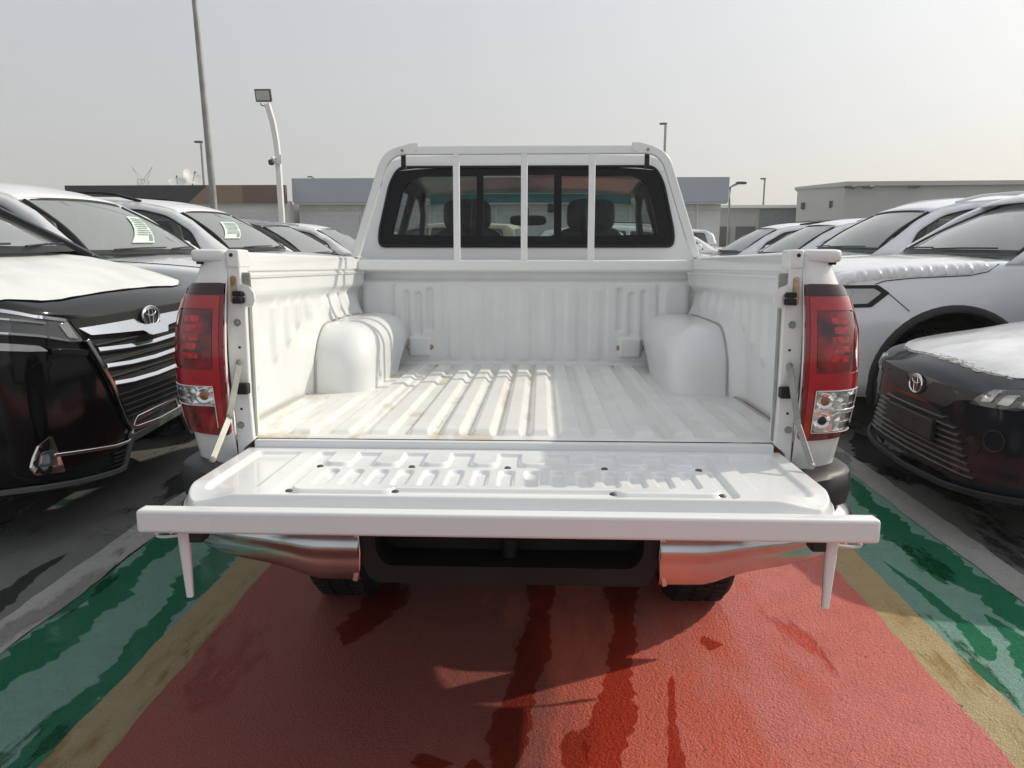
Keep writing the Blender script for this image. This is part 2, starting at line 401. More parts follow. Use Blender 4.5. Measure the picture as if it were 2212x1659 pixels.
# wheel housings: rounded humps from floor to wall and headboard
for s_ in (-1, 1):
    prof = []                                                   # profile in (y,z) on the wall, rear bottom -> top -> headboard
    for k in range(0, 13):
        a = radians(180 - 90*k/12); prof.append((.93 + .195*cos(a), .06 + .185*sin(a)))
    prof = [(.728, -.002), (.732, .02)] + prof + [(1.1,.249),(1.3,.250),(1.45,.247),(1.60,.243)]
    P2 = [Vector(p) for p in prof]; nrm = []
    for i in range(len(P2)):
        a = P2[max(i-1,0)]; c = P2[min(i+1,len(P2)-1)]; t = (c-a).normalized(); nrm.append(Vector((t.y, -t.x)))   # inward (towards forward/below)
    rows = []; Rr = .108; xw, xi = .778, .553
    for k in range(11):
        if k == 0: dx, din = 0., 0.
        else:
            a = pi/2*(k-1)/9; dx = (xw-xi-Rr) + Rr*sin(a); din = Rr*(1-cos(a))
        row = []
        for p, q in zip(P2, nrm):
            qq = p + q*din
            row.append((s_*(xw-dx), min(qq.x, 1.6), max(qq.y, -.002)))
        rows.append(row)
    rows.append([(s_*xi, p[1]*.5+1.25*.5, max(-.002, p[2]*.5)) for p in rows[-1]])
    rows.append([(s_*xi, 1.3, 0.0) for p in rows[-1]])
    m = MB().rows(rows, flip=s_ < 0)
    hs_ = tb(m, 'wheel_housing', BEDWHITE, smooth=50)
    m = MB(); m.tube([(s_*.7475, p[0]-.004 if i < 6 else p[0], p[1]+.003) for i, p in enumerate(prof[:-1])], .0028, 6); tb(m, 'housing_seam', SEALER)
# outer bed sides with the rear corner wrapped round
ZS = [.478,.44,.416,.38,.341,.30,.212,.13,.03,-.03,-.085,-.14,-.22,-.30]
XO = [.848,.860,.870,.888,.903,.913,.917,.916,.902,.894,.886,.878,.868,.858]
zo = np.linspace(.49, -.30, 64); xo = np.interp(-zo, [-z for z in ZS], XO)
def corner_pt(t, z, off=0.):
    """t 0..1 from the pillar round to the flank at y=.14"""
    x1 = float(np.interp(-z, [-k for k in ZS], XO)) + off; a = t*pi/2
    bulge = .045*max(0, 1-((z-.2)/.26)**2)                      # lamp area stands proud of the post
    y0 = -.02 - bulge - off
    return (.747 + (x1-.747)*sin(a)**.72, .14 + (y0-.14)*cos(a)**.62 if t < 1 else .14, z)
AY, AZ, AR = 1.065, -.505, .555
for s_ in (-1, 1):
    ystat = np.concatenate([np.linspace(.16, .5, 8), np.linspace(.52, 1.62, 45)])
    rows = []
    for z, x in zip(zo, xo):
        row = [corner_pt(t, z) for t in np.linspace(0, 1, 14)]
        row += [(x + .006*sin(pi*(y-.14)/1.5), y, z) for y in ystat]
        rows.append([(s_*a, b, c) for a, b, c in row])
    # cut wheel arch: snap points inside the circle onto it, drop faces fully inside
    n = len(rows[0]); pts = [list(p) for r in rows for p in r]
    ins = [hypot(p[1]-AY, p[2]-AZ) < AR for p in pts]
    low = [p[2] < -.088 - .14*min(1, max(0, (p[1]-.02)/.12)) for p in pts]
    F = []
    for i in range(len(rows)-1):
        for j in range(n-1):
            q = (i*n+j, i*n+j+1, (i+1)*n+j+1, (i+1)*n+j)
            if all(ins[k] for k in q) or all(low[k] for k in q): continue
            F.append(q if s_ < 0 else q[::-1])
    used = set(k for f in F for k in f)
    for k in used:
        if ins[k]:
            p = pts[k]; d = hypot(p[1]-AY, p[2]-AZ); p[1] = AY + (p[1]-AY)*AR/d; p[2] = AZ + (p[2]-AZ)*AR/d
    tb(MB().add(pts, F), 'bed_side_panel', WHITE, smooth=50, solid=.012)
    m = MB(); m.rows([[(s_*x, AY+(AR+.0)*cos(a), AZ+(AR)*sin(a)) for x in (.88, .82)] for a in np.linspace(.15, pi-.15, 20)]); tb(m, 'wheel_arch_liner', BLACK)
    # post beside the tailgate
    poly = [(.699,-.006),(.703,.12),(.703,.395),(.712,.42),(.715,.497),(.747,.497),(.748,.43),(.757,.30),(.757,.2),(.748,.05),(.742,-.09),(.735,-.09),(.728,-.03)]
    m = MB().prism([(s_*a, b) for a, b in poly], -.022, .035, 1); tb(m, 'tailgate_post', WHITE, bevel=.004, smooth=30)
    m = MB(); m.bx(s_*.697, s_*.712, -.006, .012, .0, .40); tb(m, 'post_flange', STEEL, bevel=.003)
    # rail end cap
    m = MB(); m.sbox((s_*.797, .055, .489), (.052, .080, .0175), .35, 28, 14); tb(m, 'rail_cap', WHITE, smooth=60)
    m = MB(); m.bx(s_*.752, s_*.838, .0, .1, .4665, .4735); tb(m, 'cap_gasket', BLACK)
    m = MB(); m.bx(s_*.712, s_*.748, -.026, .05, .455, .505); tb(m, 'post_top', WHITE, bevel=.007, seg=3)
    m = MB(); m.lathe([(0,.0015),(.005,.0015),(.005,-.001)], (s_*.733,-.026,.49), (0,-1,0), 10); tb(m, 'drain_hole', BLACK)
    # rust patch, striker plate and rubber stop
    m = MB(); sheet(m, rrect(s_*.732-.0085, s_*.732+.0085, .362, .436, .008), lambda u, v: (u, -.0235, v), d=.01); tb(m, 'rust_patch', RUST, smooth=0)
    m = MB(); m.bx(s_*.690, s_*.722, -.012, -.004, .395, .445); tb(m, 'striker_bracket', STEEL, bevel=.004)
    m = MB(); m.tube([(s_*.720,-.024,.402),(s_*.706,-.028,.4045),(s_*.694,-.028,.400),(s_*.686,-.028,.388),(s_*.685,-.028,.372),(s_*.690,-.028,.360)], rect=(.020,.005), up=(0,-1,0)); m.lathe([(0,.0),(.024,.0),(.026,-.004)], (s_*.702,-.020,.380), (0,-1,0), 20); tb(m, 'striker', WHITE)
    m = MB(); m.bx(s_*.703, s_*.729, -.046, -.02, .364, .380); m.bx(s_*.703, s_*.729, -.044, -.02, .383, .397); tb(m, 'rubber_stop', BLACK, bevel=.003)
    m = MB(); m.bx(s_*.702, s_*.732, -.042, -.015, .122, .152); tb(m, 'rubber_stop', BLACK, bevel=.004)
    for x_, z_ in ((.727,.313),(.732,.036)):
        m = MB(); m.lathe([(0,.010),(.006,.010),(.007,.003),(.010,.003),(.0105,0)], (s_*x_,-.022,z_), (0,-1,0), 6); tb(m, 'post_bolt', STEEL, smooth=20)
    for x_, z_ in ((.724,.247),(.728,.08)):
        m = MB(); m.lathe([(0,.0008),(.0035,.0008),(.0035,-.001)], (s_*x_,-.0225,z_), (0,-1,0), 10); tb(m, 'post_hole', BLACK)
    # folding stay: two flat links with rivets
    A = Vector((s_*.724,-.030,.207)); B = Vector((s_*.728,-.105,.075)); C_ = Vector((s_*.731,-.213,-.012))
    nrm_ = Vector((-s_*.62,-.78,.0)).normalized()
    m = MB(); m.tube([A, A.lerp(B, .5), B], rect=(.017,.003), up=nrm_); a_ = tb(m, 'tailgate_stay', STEEL, bevel=.001)
    m = MB(); B2 = B + nrm_*.0035; m.tube([B2, B2.lerp(C_, .6), C_], rect=(.015,.003), up=nrm_); m.build('lower_link', STEEL, a_, off=OFF)
    for q in (A, B2, C_):
        m = MB(); m.lathe([(0,.006),(.006,.005),(.0085,.001),(.0085,-.003)], q, nrm_, 12); m.build('rivet', STEEL, a_, off=OFF)
# ---------------------------------------------------------------- tailgate (a part of the truck with its own sub-parts)
us = np.linspace(-1, 1, 600); ys = np.linspace(-.476, -.012, 210)
U, Y = np.meshgrid(us, ys, indexing='ij')
hw = .727 - .118*(1 - np.sqrt(np.clip(1 - (np.clip((-.355 - Y)/.125, 0, 1))**2, 0, 1)))
X = U*hw; Z = np.full_like(X, -.026)
bigrec = sd_rr(X, Y, 0, -.245, .505, .190, .02)
tooth = np.full_like(X, 1.)
for c in np.arange(-3.5, 4)*.1235:
    tooth = np.minimum(tooth, sd_rr(X, Y, c, -.085, .034, .084, .024))
tooth = np.minimum(tooth, sd_rr(X, Y, 0, -.02, .60, .042, .01))
low = sd_rr(X, Y, -.36, -.310, .118, .098, .03); low2 = sd_rr(X, Y, .36, -.310, .118, .098, .03)
slotp = np.minimum(sd_rr(X, Y, 0, -.300, .478, .088, .03), np.minimum(low, low2))
land = np.maximum(plate(tooth, .0055), plate(slotp, .0055))     # pressed recess with the toothed edge and the slotted land left standing
Z -= .0105*plate(bigrec, .007)*(1-land)
Z += .002*plate(np.abs(Y + .197) - .003, .004)*(np.abs(X) < .5)
for k in range(-7, 8):
    Z -= .0085*plate(sd_rr(X, Y, k*.0605, -.300, .0165, .068, .0165), .0042)
for s_ in (-1, 1):                                             # side recesses, narrower to the hinge
    xc = s_*(.615 - .0*(Y)); hx = .052 + .0*Y
    Z -= .010*plate(sd_rr(X, Y, xc, -.225, .055, .165, .012), .010)
    Z -= .018*sstep((.13 - np.hypot(X - s_*.70, Y + .475))/.10)
Z -= .024*sstep((-.448 - Y)/.014)
Z -= .030*sstep((np.abs(U)*hw - (hw - .016))/.016)
Z -= .020*sstep((Y + .020)/.010)
SCREW = P('dark_screw', (.10,.10,.095), .4, metal=.5)
tg_ = tb(MB().grid(X, Y, Z), 'tailgate', WHITE, smooth=180)
def sub(mb, name, mat, **k): return mb.build(name, mat, tg_, off=OFF, **k)
m = MB(); m.prism([(-.70,-.012),(.70,-.012),(.715,-.36),(.64,-.47),(-.64,-.47),(-.715,-.36)], -.080, -.058, 2); sub(m, 'outer_skin', WHITE, bevel=.008)
m = MB(); m.bx(-.776, .776, -.502, -.461, -.100, -.049); sub(m, 'top_bar', WHITE, bevel=.007, seg=3)
for x_, y_ in [(-.463,-.210),(-.236,-.207),(.0,-.207),(.236,-.207),(.463,-.210),(-.472,-.420),(-.238,-.416),(.238,-.416),(.472,-.420)]:
    m = MB(); m.lathe([(0,.0022),(.003,.0026),(.0035,.0022),(.006,.0022),(.0082,.0005),(.0085,-.002)], (x_, y_, -.0258), (0,0,1), 14); sub(m, 'screw', SCREW)
for s_ in (-1, 1):
    # latch handle hanging from the bar
    rows = []
    for t in np.linspace(0, 1, 9):
        z = -.095 - .165*t; w_ = .027 - .013*t; d_ = .020 - .007*t; xc = s_*(.697 - .006*t); yc = -.455 + .0*t
        rows.append([(xc + w_/2*a, yc + d_/2*b, z) for a, b in ((-1,-.6),(-.6,-1),(.6,-1),(1,-.6),(1,.6),(.6,1),(-.6,1),(-1,.6))])
    m = MB().rows(rows, closed=True, cap=True); h_ = sub(m, 'latch_handle', WHITE, smooth=60)
    m = MB(); m.tube([(s_*(.690+.068*sin(a)), -.455-.0*a, -.104-.020*max(0,cos(a-.9))-.0) for a in np.linspace(0, 2.6, 12)], .0032, 8)
    m.tube([(s_*(.705+.025*sin(a)), -.45, -.104-.014*sin(a)) for a in np.linspace(0, pi, 8)], .003, 8); sub(m, 'latch_wire', WHITE, smooth=60)
    m = MB(); m.bx(s_*.655, s_*.685, -.46, -.42, -.135, -.10); sub(m, 'latch_pivot', DARKPL, bevel=.003)
# ---------------------------------------------------------------- tail lamps
def lens_mat(name, col, rough, scale, strength, metal=0., coat=1.):
    m = P(name, col, rough, metal=metal, coat=coat, var=.25, vscale=30)
    n = m.node_tree; b = n.nodes['Principled BSDF']; L = n.links.new
    tc = n.nodes.new('ShaderNodeTexCoord'); v = n.nodes.new('ShaderNodeTexVoronoi'); v.inputs['Scale'].default_value = scale; v.distance = 'CHEBYCHEV'
    L(tc.outputs['Object'], v.inputs['Vector']); bp = n.nodes.new('ShaderNodeBump'); bp.inputs['Strength'].default_value = strength; bp.inputs['Distance'].default_value = .02
    L(v.outputs['Distance'], bp.inputs['Height']); L(bp.outputs[0], b.inputs['Normal']); return m
L_HOUS = P('lamp_housing_red', (.20,.004,.010), .08, coat=1., var=.2)
L_TOP = P('lamp_smoked_red', (.035,.002,.005), .12, coat=.6, var=.2)
L_BAND = P('lamp_red_band', (.40,.005,.011), .10, coat=1., var=.06, vscale=40)
L_DEEP = P('lamp_deep_red', (.36,.006,.012), .06, coat=1., vscale=17, col2=(.035,.003,.006))
L_LOW = P('lamp_low_red', (.34,.006,.012), .06, coat=1., vscale=22, col2=(.05,.003,.006))
L_STEP = P('lamp_step_red', (.50,.012,.02), .08, coat=1., var=.3, vscale=60)
L_CLEAR = lens_mat('lamp_reflector', (.80,.80,.79), .16, 48, .5, metal=.75)
L_AMB = P('amber_bulb', (.22,.075,.012), .1, coat=1.)
for s_ in (-1, 1):
    def lp(off): return lambda t, z: (lambda q: (s_*q[0], q[1], q[2]))(corner_pt(min(max(t, 0), 1), z, off))
    def zone(mb, poly, off, d=.03):
        v, F = fill2d([(a, b*2.2) for a, b in poly], (), d); mp = lp(off)
        P3 = [mp(a, b/2.2) for a, b in v]; mi = lp(-.006)
        B3 = [mi(a, b/2.2) for a, b in v]; n = len(P3)
        return mb.add(P3 + B3, F + [(b, a, a+n, b+n) for a, b in boundary_edges(F)])
    rp = lambda t0, t1, z0, z1, r: [(a, b/2.2) for a, b in rrect(t0, t1, z0*2.2, z1*2.2, r)]
    outl = [(0,.012),(.5,.020),(.74,.040),(.88,.080),(.95,.14),(.985,.21),(.97,.29),(.90,.345),(.78,.385),(.64,.408),(.45,.418),(0,.419)]
    outl = [(a, b/2.2) for a, b in round_poly([(a, b*2.2) for a, b in outl], .03)]
    lamp = tb(zone(MB(), outl, .010, .035), 'tail_lamp', L_HOUS, smooth=60)
    def lsub(poly, name, mat, off, d=.03): return zone(MB(), poly, off, d).build(name, mat, lamp, off=OFF, smooth=60)
    lsub([(0,.389),(.64,.389),(.60,.404),(.45,.416),(0,.417)], 'smoked_top', L_TOP, .0115)
    lsub([(a, b) for a, b in [(.015,.02),(.05,.02),(.05,.150),(.66,.150),(.70,.165),(.70,.192),(.05,.192),(.05,.352),(.50,.352),(.60,.34),(.64,.30),(.64,.20),(.72,.20),(.74,.31),(.67,.365),(.56,.386),(.015,.386)]], 'red_band', L_BAND, .0125, .02)
    lsub(rp(.056, .63, .198, .348, .04), 'upper_lens', L_DEEP, .0115)
    if s_ > 0:
        lsub(rp(.06, .72, .038, .150, .035), 'clear_lens', L_CLEAR, .0125, .025)
        bul = ((.13,.122),(.13,.070))
    else:
        lsub(rp(.06, .70, .098, .150, .03), 'clear_lens', L_CLEAR, .0125, .025)
        lsub(rp(.06, .60, .034, .094, .035), 'lower_red_lens', L_LOW, .0122, .025)
        bul = ((.13,.124),)
    for i_ in range(5):                                          # bright reflector steps behind the upper lens
        za = .222 + .024*i_; lsub(rp(.17 + .02*(i_ % 2), .37 + .02*(i_ % 2), za, za+.016, .006), 'reflector_step', L_STEP, .0122, .05)
    for i_ in range(4):
        za = .046 + .024*i_
        if s_ > 0 or za > .09: lsub(rp(.34, .60, za, za+.017, .006), 'reflector_step', CHROME, .0132, .05)
    m = MB(); mp = lp(.0142)
    for zz in ((.0965, .148, .036) if s_ > 0 else (.0965, .149)): m.tube([mp(t, zz) for t in np.linspace(.06, .70, 14)], .0012, 5)
    m.tube([mp(.06, z) for z in (.036, .148)], .0012, 5); m.tube([mp(.71, z) for z in (.05, .140)], .0012, 5)
    m.build('lens_divider', P('lens_edge', (.75,.72,.70), .3) if s_ < 0 else bpy.data.materials['lens_edge'], lamp, off=OFF)
    for i, (t, z) in enumerate(bul):
        q = Vector(mp(t, z)); m = MB(); m.lathe([(.021,0),(.0215,.002),(.019,.003),(.016,.001),(.012,.0005)], q, (-.15*s_,-1,0), 20); m.build('bulb_ring', CHROME, lamp, off=OFF)
        m = MB(); m.lathe([(.011,.0004),(.007,.004),(0,.006)], q, (-.15*s_,-1,0), 16); m.build('bulb', L_AMB if i == 0 else DARKPL, lamp, off=OFF)
# ---------------------------------------------------------------- rear bumper
def lerp_tab(tab, x): return float(np.interp(x, [a for a, _ in tab], [b for _, b in tab]))
BRUSHED = P('brushed_chrome', (.60,.61,.62), .20, metal=1., var=.10, vscale=5, bump=.02, bscale=9, rvar=.06)
botz = [(.0,-.352),(.40,-.352),(.50,-.350),(.535,-.342),(.575,-.326),(.64,-.312),(.80,-.290),(.86,-.265),(.93,-.24)]
path = [(.385,-.155),(.50,-.155),(.60,-.150),(.70,-.138),(.77,-.118),(.83,-.088),(.876,-.050),(.902,.0),(.914,.05),(.912,.12),(.900,.20)]
pp = resample(path, .03, closed=False)
for s_ in (-1, 1):
    ch = []; dk = []
    for (x, y) in pp:
        zb_ = lerp_tab(botz, x) if y < .02 else -.235
        top = -.155; nx = sstep(np.array((x-.72)/.2)).item()
        out = Vector((nx, -(1-nx)*1.0, 0)).normalized()
        prof = [(0.,-.055),(.1,-.026),(.3,.004),(.46,.020),(.54,.021),(.60,.012),(.68,.012),(.84,.010),(.93,.002),(1.,-.022)]
        ch.append([(s_*(x+out.x*d), y+out.y*d, top+(zb_-top)*t) for t, d in prof])
        zt = -.062 - .02*max(0, (.80-x)/.4)
        dk.append([(s_*(x+out.x*d), y+out.y*d, z) for d, z in ((-.10,zt-.03),(-.085,zt-.004),(-.05,zt),(-.012,zt-.002),(.006,zt-.014),(.012,zt-.05),(.006,-.152),(-.012,-.156))])
    bmp = tb(MB().rows(dk, flip=s_ > 0), 'bumper_corner', DARKPL, smooth=45)
    MB().rows(ch, flip=s_ > 0).build('chrome_shell', BRUSHED, bmp, off=OFF, smooth=50)
    m = MB(); m.tube([(s_*(.388+.012*k), -.160, z) for k, z in ((.3,-.2),(0,-.27),(0.2,-.31),(.8,-.345))], rect=(.014,.010), up=(0,-1,0)); m.build('chrome_edge', CHROME, bmp, off=OFF, bevel=.003)
    m = MB(); m.bx(s_*.53, s_*.82, .62, .632, -.62, -.20); tb(m, 'mud_flap', BLACK, bevel=.003)
outer = round_poly([(-.392,-.06),(.392,-.06),(.392,-.26),(.36,-.352),(-.36,-.352),(-.392,-.26)], .03)
hole = round_poly([(-.345,-.09),(.345,-.09),(.345,-.27),(.32,-.305),(-.32,-.305),(-.345,-.27)], .03)
m = MB(); sheet(m, outer, lambda u, v: (u, -.150, v), holes=[hole], d=.06, thickdir=(0,.10,0)); tb(m, 'bumper_step', BLACK, smooth=30)
m = MB(); m.bx(-.36, .36, -.02, -.01, -.33, -.06); m.bx(-.35, .35, -.14, -.012, -.318, -.306); m.lathe([(.02,0),(.02,.05),(.03,.06),(.03,.075),(0,.085)], (0,-.07,-.306), (0,0,1), 16); tb(m, 'tow_recess', BLACK)
# ---------------------------------------------------------------- chassis and wheels
m = MB(); m.bx(-.54, .54, .02, 1.6, -.10, -.03); m.bx(-.52, .52, 1.95, 4.6, -.34, -.12); m.bx(-.25, .25, .3, .62, -.34, -.14)
[m.tube([(s_*.41, y, z) for y, z in ((-.02,-.27),(.35,-.27),(.60,-.15),(1.5,-.14),(1.85,-.25),(4.6,-.27))], rect=(.08,.12)) for s_ in (-1, 1)]
m.bx(-.54, -.53, .03, .05, -.1, -.05)
m.tube([(-.62, AY, AZ-.03), (.62, AY, AZ-.03)], .045, 12); m.ball((0, AY, AZ-.03), (.16,.15,.15)); m.tube([(.40,-.02,-.33),(.40,.5,-.34)], .028, 10)
m.tube([(-.3,.1,-.40),(-.3,.5,-.44)], .02, 8); tb(m, 'chassis', BLACK, smooth=40)
def wheel(parent, c, R=.38, W=.24, side=1, off=(0,0,0), rimr=.235, axis=(1,0,0)):
    ax = Vector(axis)*side; c = Vector(c)
    prof = [(rimr,-.5),(R-.05,-.5),(R-.018,-.47),(R-.004,-.40),(R,-.3),(R,.3),(R-.004,.40),(R-.018,.47),(R-.05,.5),(rimr,.5),(rimr-.01,.42)]
    m = MB(); m.lathe([(r, h*W) for r, h in prof], c, ax, 48)
    for k in range(64):                                        # tread blocks
        a = 2*pi*k/64; u = ax.orthogonal().normalized(); v = ax.cross(u); d_ = u*cos(a)+v*sin(a); t_ = ax.cross(d_)
        for h in (-.27, 0, .27):
            Rm = Matrix((ax, t_, d_)).transposed(); m.box(c + d_*(R+.002) + ax*h*W + t_*(.006*(1 if h else -1)), (W*.2, R*.055, .010), Rm)
    wh = m.build('wheel', TYRE, parent, off=off, smooth=40)
    m = MB(); m.lathe([(rimr,.40*W),(rimr-.012,.44*W),(rimr-.025,.30*W),(rimr*.55,.20*W),(rimr*.3,.28*W),(rimr*.25,.36*W),(0,.38*W)], c, ax, 40); m.build('rim', RIM, wh, off=off, smooth=40)
    m = MB()
    for k in range(6):
        a = 2*pi*k/6; u = ax.orthogonal().normalized(); v = ax.cross(u); d_ = u*cos(a)+v*sin(a); t_ = ax.cross(d_)
        Rm = Matrix((ax, t_, d_)).transposed(); m.box(c + d_*rimr*.62 + ax*.27*W, (.02, .05, rimr*.66), Rm)
    m.build('spokes', RIM, wh, off=off, bevel=.006)
    return wh
for s_ in (-1, 1):
    wheel(truck, (s_*.70, AY, AZ-.03+.03), .385, .245, s_, OFF)
    wheel(truck, (s_*.70, AY+3.085, AZ+.10), .385, .245, s_, OFF)
# ---------------------------------------------------------------- cab
CY = 1.66
def cab_hw(z): return float(np.interp(z, [-.35,-.1,.2,.45,.52,.60,.75,.90,.955,.985], [.86,.90,.905,.885,.825,.80,.757,.712,.672,.58]))
G_REAR = glass('rear_glass', (.50,.56,.54), .6, opaque=.03)
G_CAB = glass('cab_glass', (.90,.96,.94), .7, opaque=.02)
zc = [-.2,.0,.2,.40,.50,.56,.62,.70,.78,.86,.90,.93,.955,.972,.985]
outl = [(cab_hw(z), z) for z in zc]; outl = outl + [(.3,.992),(0,.995),(-.3,.992)] + [(-x, z) for x, z in outl[::-1]]
win = round_poly([(-.700,.556),(.700,.556),(.704,.62),(.655,.86),(.615,.934),(-.615,.934),(-.655,.86),(-.704,.62)], [.05,.05,.05,.06,.07,.07,.06,.05], 6)
lean = lambda z: CY + .03 + .10*max(0, (z-.5)/.5)                  # rear panel leans forward a little
m = MB(); sheet(m, outl, lambda u, v: (u, lean(v), v), holes=[win], d=.07, thickdir=(0,.05,0)); cabp = tb(m, 'cab_rear_panel', WHITE, smooth=35)
pane_l = round_poly([(-.640,.612),(-.236,.604),(-.236,.893),(-.52,.889),(-.585,.85)], [.02,.01,.01,.06,.06], 5)
pane_m = [(-.204,.604),(.136,.604),(.136,.897),(-.204,.897)]
pane_r = round_poly([(.172,.604),(.640,.612),(.585,.85),(.52,.889),(.172,.893)], [.01,.02,.06,.06,.01], 5)
m = MB(); sheet(m, win, lambda u, v: (u, lean(v)-.003, v), holes=[pane_l, pane_m, pane_r], d=.06, thickdir=(0,.02,0)); fr = tb(m, 'rear_window_frame', BLACKGL, smooth=30)
m = MB(); m.tube([(u, lean(v)-.006, v) for u, v in win], .007, 6, closed=True); m.build('window_seal', BLACK, fr, off=OFF)
for pn in (pane_l, pane_m, pane_r):
    m = MB(); sheet(m, pn, lambda u, v: (u, lean(v)+.004, v), d=.1); m.build('rear_window_pane', G_REAR, fr, off=OFF, smooth=0)
m = MB(); m.bx(.105, .136, CY+.025, CY+.06, .715, .755); m.build('slider_latch', DARKPL, fr, off=OFF, bevel=.004)
m = MB(); m.tube([(-.204, lean(.895)-.004,.886),(.0,lean(.89)-.004,.886)], .003, 6); m.build('slider_rail', STEEL, fr, off=OFF)
# cab sides with door windows, roof, windscreen
YA, YT, YW = 1.69, 3.02, 3.86
for s_ in (-1, 1):
    def side(y, z): return (s_*(cab_hw(z)-.002), y, z)
    ol = [(1.70,-.25),(4.95,-.25),(4.95,.20),(4.7,.28),(3.95,.36),(3.90,.42),(3.35,.80),(3.02,.93),(2.6,.955),(1.95,.95),(1.79,.93),(1.70,.50)]
    w1 = round_poly([(1.92,.50),(2.62,.50),(2.62,.885),(2.05,.88),(1.95,.80)], .04)
    w2 = round_poly([(2.72,.49),(3.62,.46),(3.60,.50),(3.22,.80),(2.98,.88),(2.72,.885)], .04)
    arch = [(AY+3.085+.45*cos(a), AZ+.03+.45*sin(a)) for a in np.linspace(.6, pi-.6, 14)]
    m = MB(); sheet(m, ol, side, holes=[w1, w2], d=.10); sp = tb(m, 'cab_side', WHITE, smooth=50, solid=.03); sp.data.materials.append(TRIMGREY); sp.modifiers['thick'].material_offset = 1; sp.modifiers['thick'].material_offset_rim = 1
    for w_ in (w1, w2):
        m = MB(); sheet(m, w_, lambda y, z: (s_*(cab_hw(z)-.018), y, z), d=.2); m.build('side_window', G_CAB, sp, off=OFF)
    m = MB(); m.sbox((s_*1.0, 3.50, .56), (.085,.05,.075), .5); m.tube([(s_*.85,3.52,.49),(s_*.95,3.51,.52)], .02, 8); tb(m, 'door_mirror', WHITE, smooth=60)
rows = []
for y, zc_, hw_ in [(1.77,.945,.665),(1.84,.972,.675),(2.2,.99,.68),(2.6,.992,.68),(2.9,.975,.67),(3.02,.955,.66)]:
    rows.append([(u*hw_, y, zc_ - .035*abs(u)**3) for u in np.linspace(-1, 1, 24)])
tb(MB().rows(rows), 'cab_roof', WHITE, smooth=60, solid=.03)
def wsp(u, v): return (u*(.66+.15*(1-v)), 3.02+.88*(1-v)+.10*(1-u*u)*(1-v*.6), .40+.545*v-.02*u*u)
g_ = [[wsp(u, v) for u in np.linspace(-1, 1, 20)] for v in np.linspace(0, 1, 10)]
tb(MB().rows(g_), 'windscreen', G_CAB, smooth=180)
g_ = [[wsp(u, v) for u in np.linspace(-.97, .97, 16)] for v in np.linspace(.88, .97, 4)]
m = MB().rows([[(x, y-.006, z) for x, y, z in r] for r in g_]); tb(m, 'sun_strip', glass('sun_strip_film', (.20,.48,.50), .5, opaque=.25, dust=(.08,.28,.30)), smooth=180)
# bonnet and nose
rows = []
for y, hw_, z0, z1 in [(3.88,.86,-.25,.40),(4.2,.86,-.25,.36),(4.6,.86,-.25,.31),(4.85,.84,-.25,.24),(4.98,.78,-.25,.14),(5.02,.70,-.2,.02)]:
    rows.append([(s*hw_, y, z) for s, z in ((-1,z0),(-1,z1-.1),(-.93,z1-.03),(-.8,z1),(0,z1+.03),(.8,z1),(.93,z1-.03),(1,z1-.1),(1,z0))])
tb(MB().rows(rows, cap=True), 'bonnet', WHITE, smooth=50)
# interior
m = MB(); m.bx(-.78, .78, 1.75, 3.85, -.1, -.05); m.bx(-.76, .76, 3.45, 3.85, .1, .38); m.bx(-.74, .74, 1.76, 1.98, -.05, .50); tb(m, 'cab_interior', TRIMGREY, bevel=.03)
for s_ in (-1, 1):
    m = MB(); m.sbox((s_*.37, 2.72, .36), (.245,.075,.34), .5); m.sbox((s_*.37, 2.95, .05), (.25,.26,.09), .5); tb(m, 'front_seat', SEATFILM, smooth=60)
    m = MB(); m.sbox((s_*.37, 2.68, .765), (.145,.05,.095), .55); m.tube([(s_*.37-.05,2.7,.66),(s_*.37-.05,2.69,.74)], .008, 6); m.tube([(s_*.37+.05,2.7,.66),(s_*.37+.05,2.69,.74)], .008, 6); tb(m, 'headrest', SEATFILM, smooth=60)
    m = MB(); m.sbox((s_*.37, 1.86, .555), (.13,.04,.055), .6); tb(m, 'rear_headrest', TRIMGREY, smooth=60)
m = MB(); m.sbox((-.015, 3.30, .770), (.125,.014,.034), .5); m.tube([(-.015,3.31,.79),(-.015,3.36,.85)], .008, 6); tb(m, 'rear_view_mirror', DARKPL, smooth=60)
m = MB(); m.lathe([(.185,-.015),(.20,0),(.185,.015),(.17,0),(.185,-.015)], (-.38,3.30,.36), (0,-.9,.4), 32); tb(m, 'steering_wheel', DARKPL)
# ---------------------------------------------------------------- headache rack behind the cab
RY = 1.45
hoop = [(-.770,.495),(-.745,.575),(-.622,.905)]
def arc(p0, p1, p2, n=8): 
    p0, p1, p2 = Vector(p0), Vector(p1), Vector(p2); return [tuple(p0*(1-t)**2 + p1*2*t*(1-t) + p2*t*t) for t in np.linspace(0, 1, n)]
left = [(-.772,.470),(-.640,.860)] + arc((-.628,.895),(-.600,.962),(-.530,.965), 9)[0:]
pts = left + [(0,.966)] + [(-x, z) for x, z in left[::-1]]
m = MB(); m.tube([(x, RY, z) for x, z in pts], rect=(.036,.034), up=(0,-1,0)); rack = tb(m, 'window_guard', WHITE, bevel=.006, seg=2, smooth=40)
def rsub(mb, name, mat, **k): return mb.build(name, mat, rack, off=OFF, **k)
m = MB(); m.bx(-.752, .752, RY-.016, RY+.016, .443, .488); rsub(m, 'lower_rail', WHITE, bevel=.006)
for x_ in (-.3, .0, .297):
    m = MB(); m.bx(x_-.0145, x_+.0145, RY-.013, RY+.013, .486, .952); rsub(m, 'guard_bar', WHITE, bevel=.005)
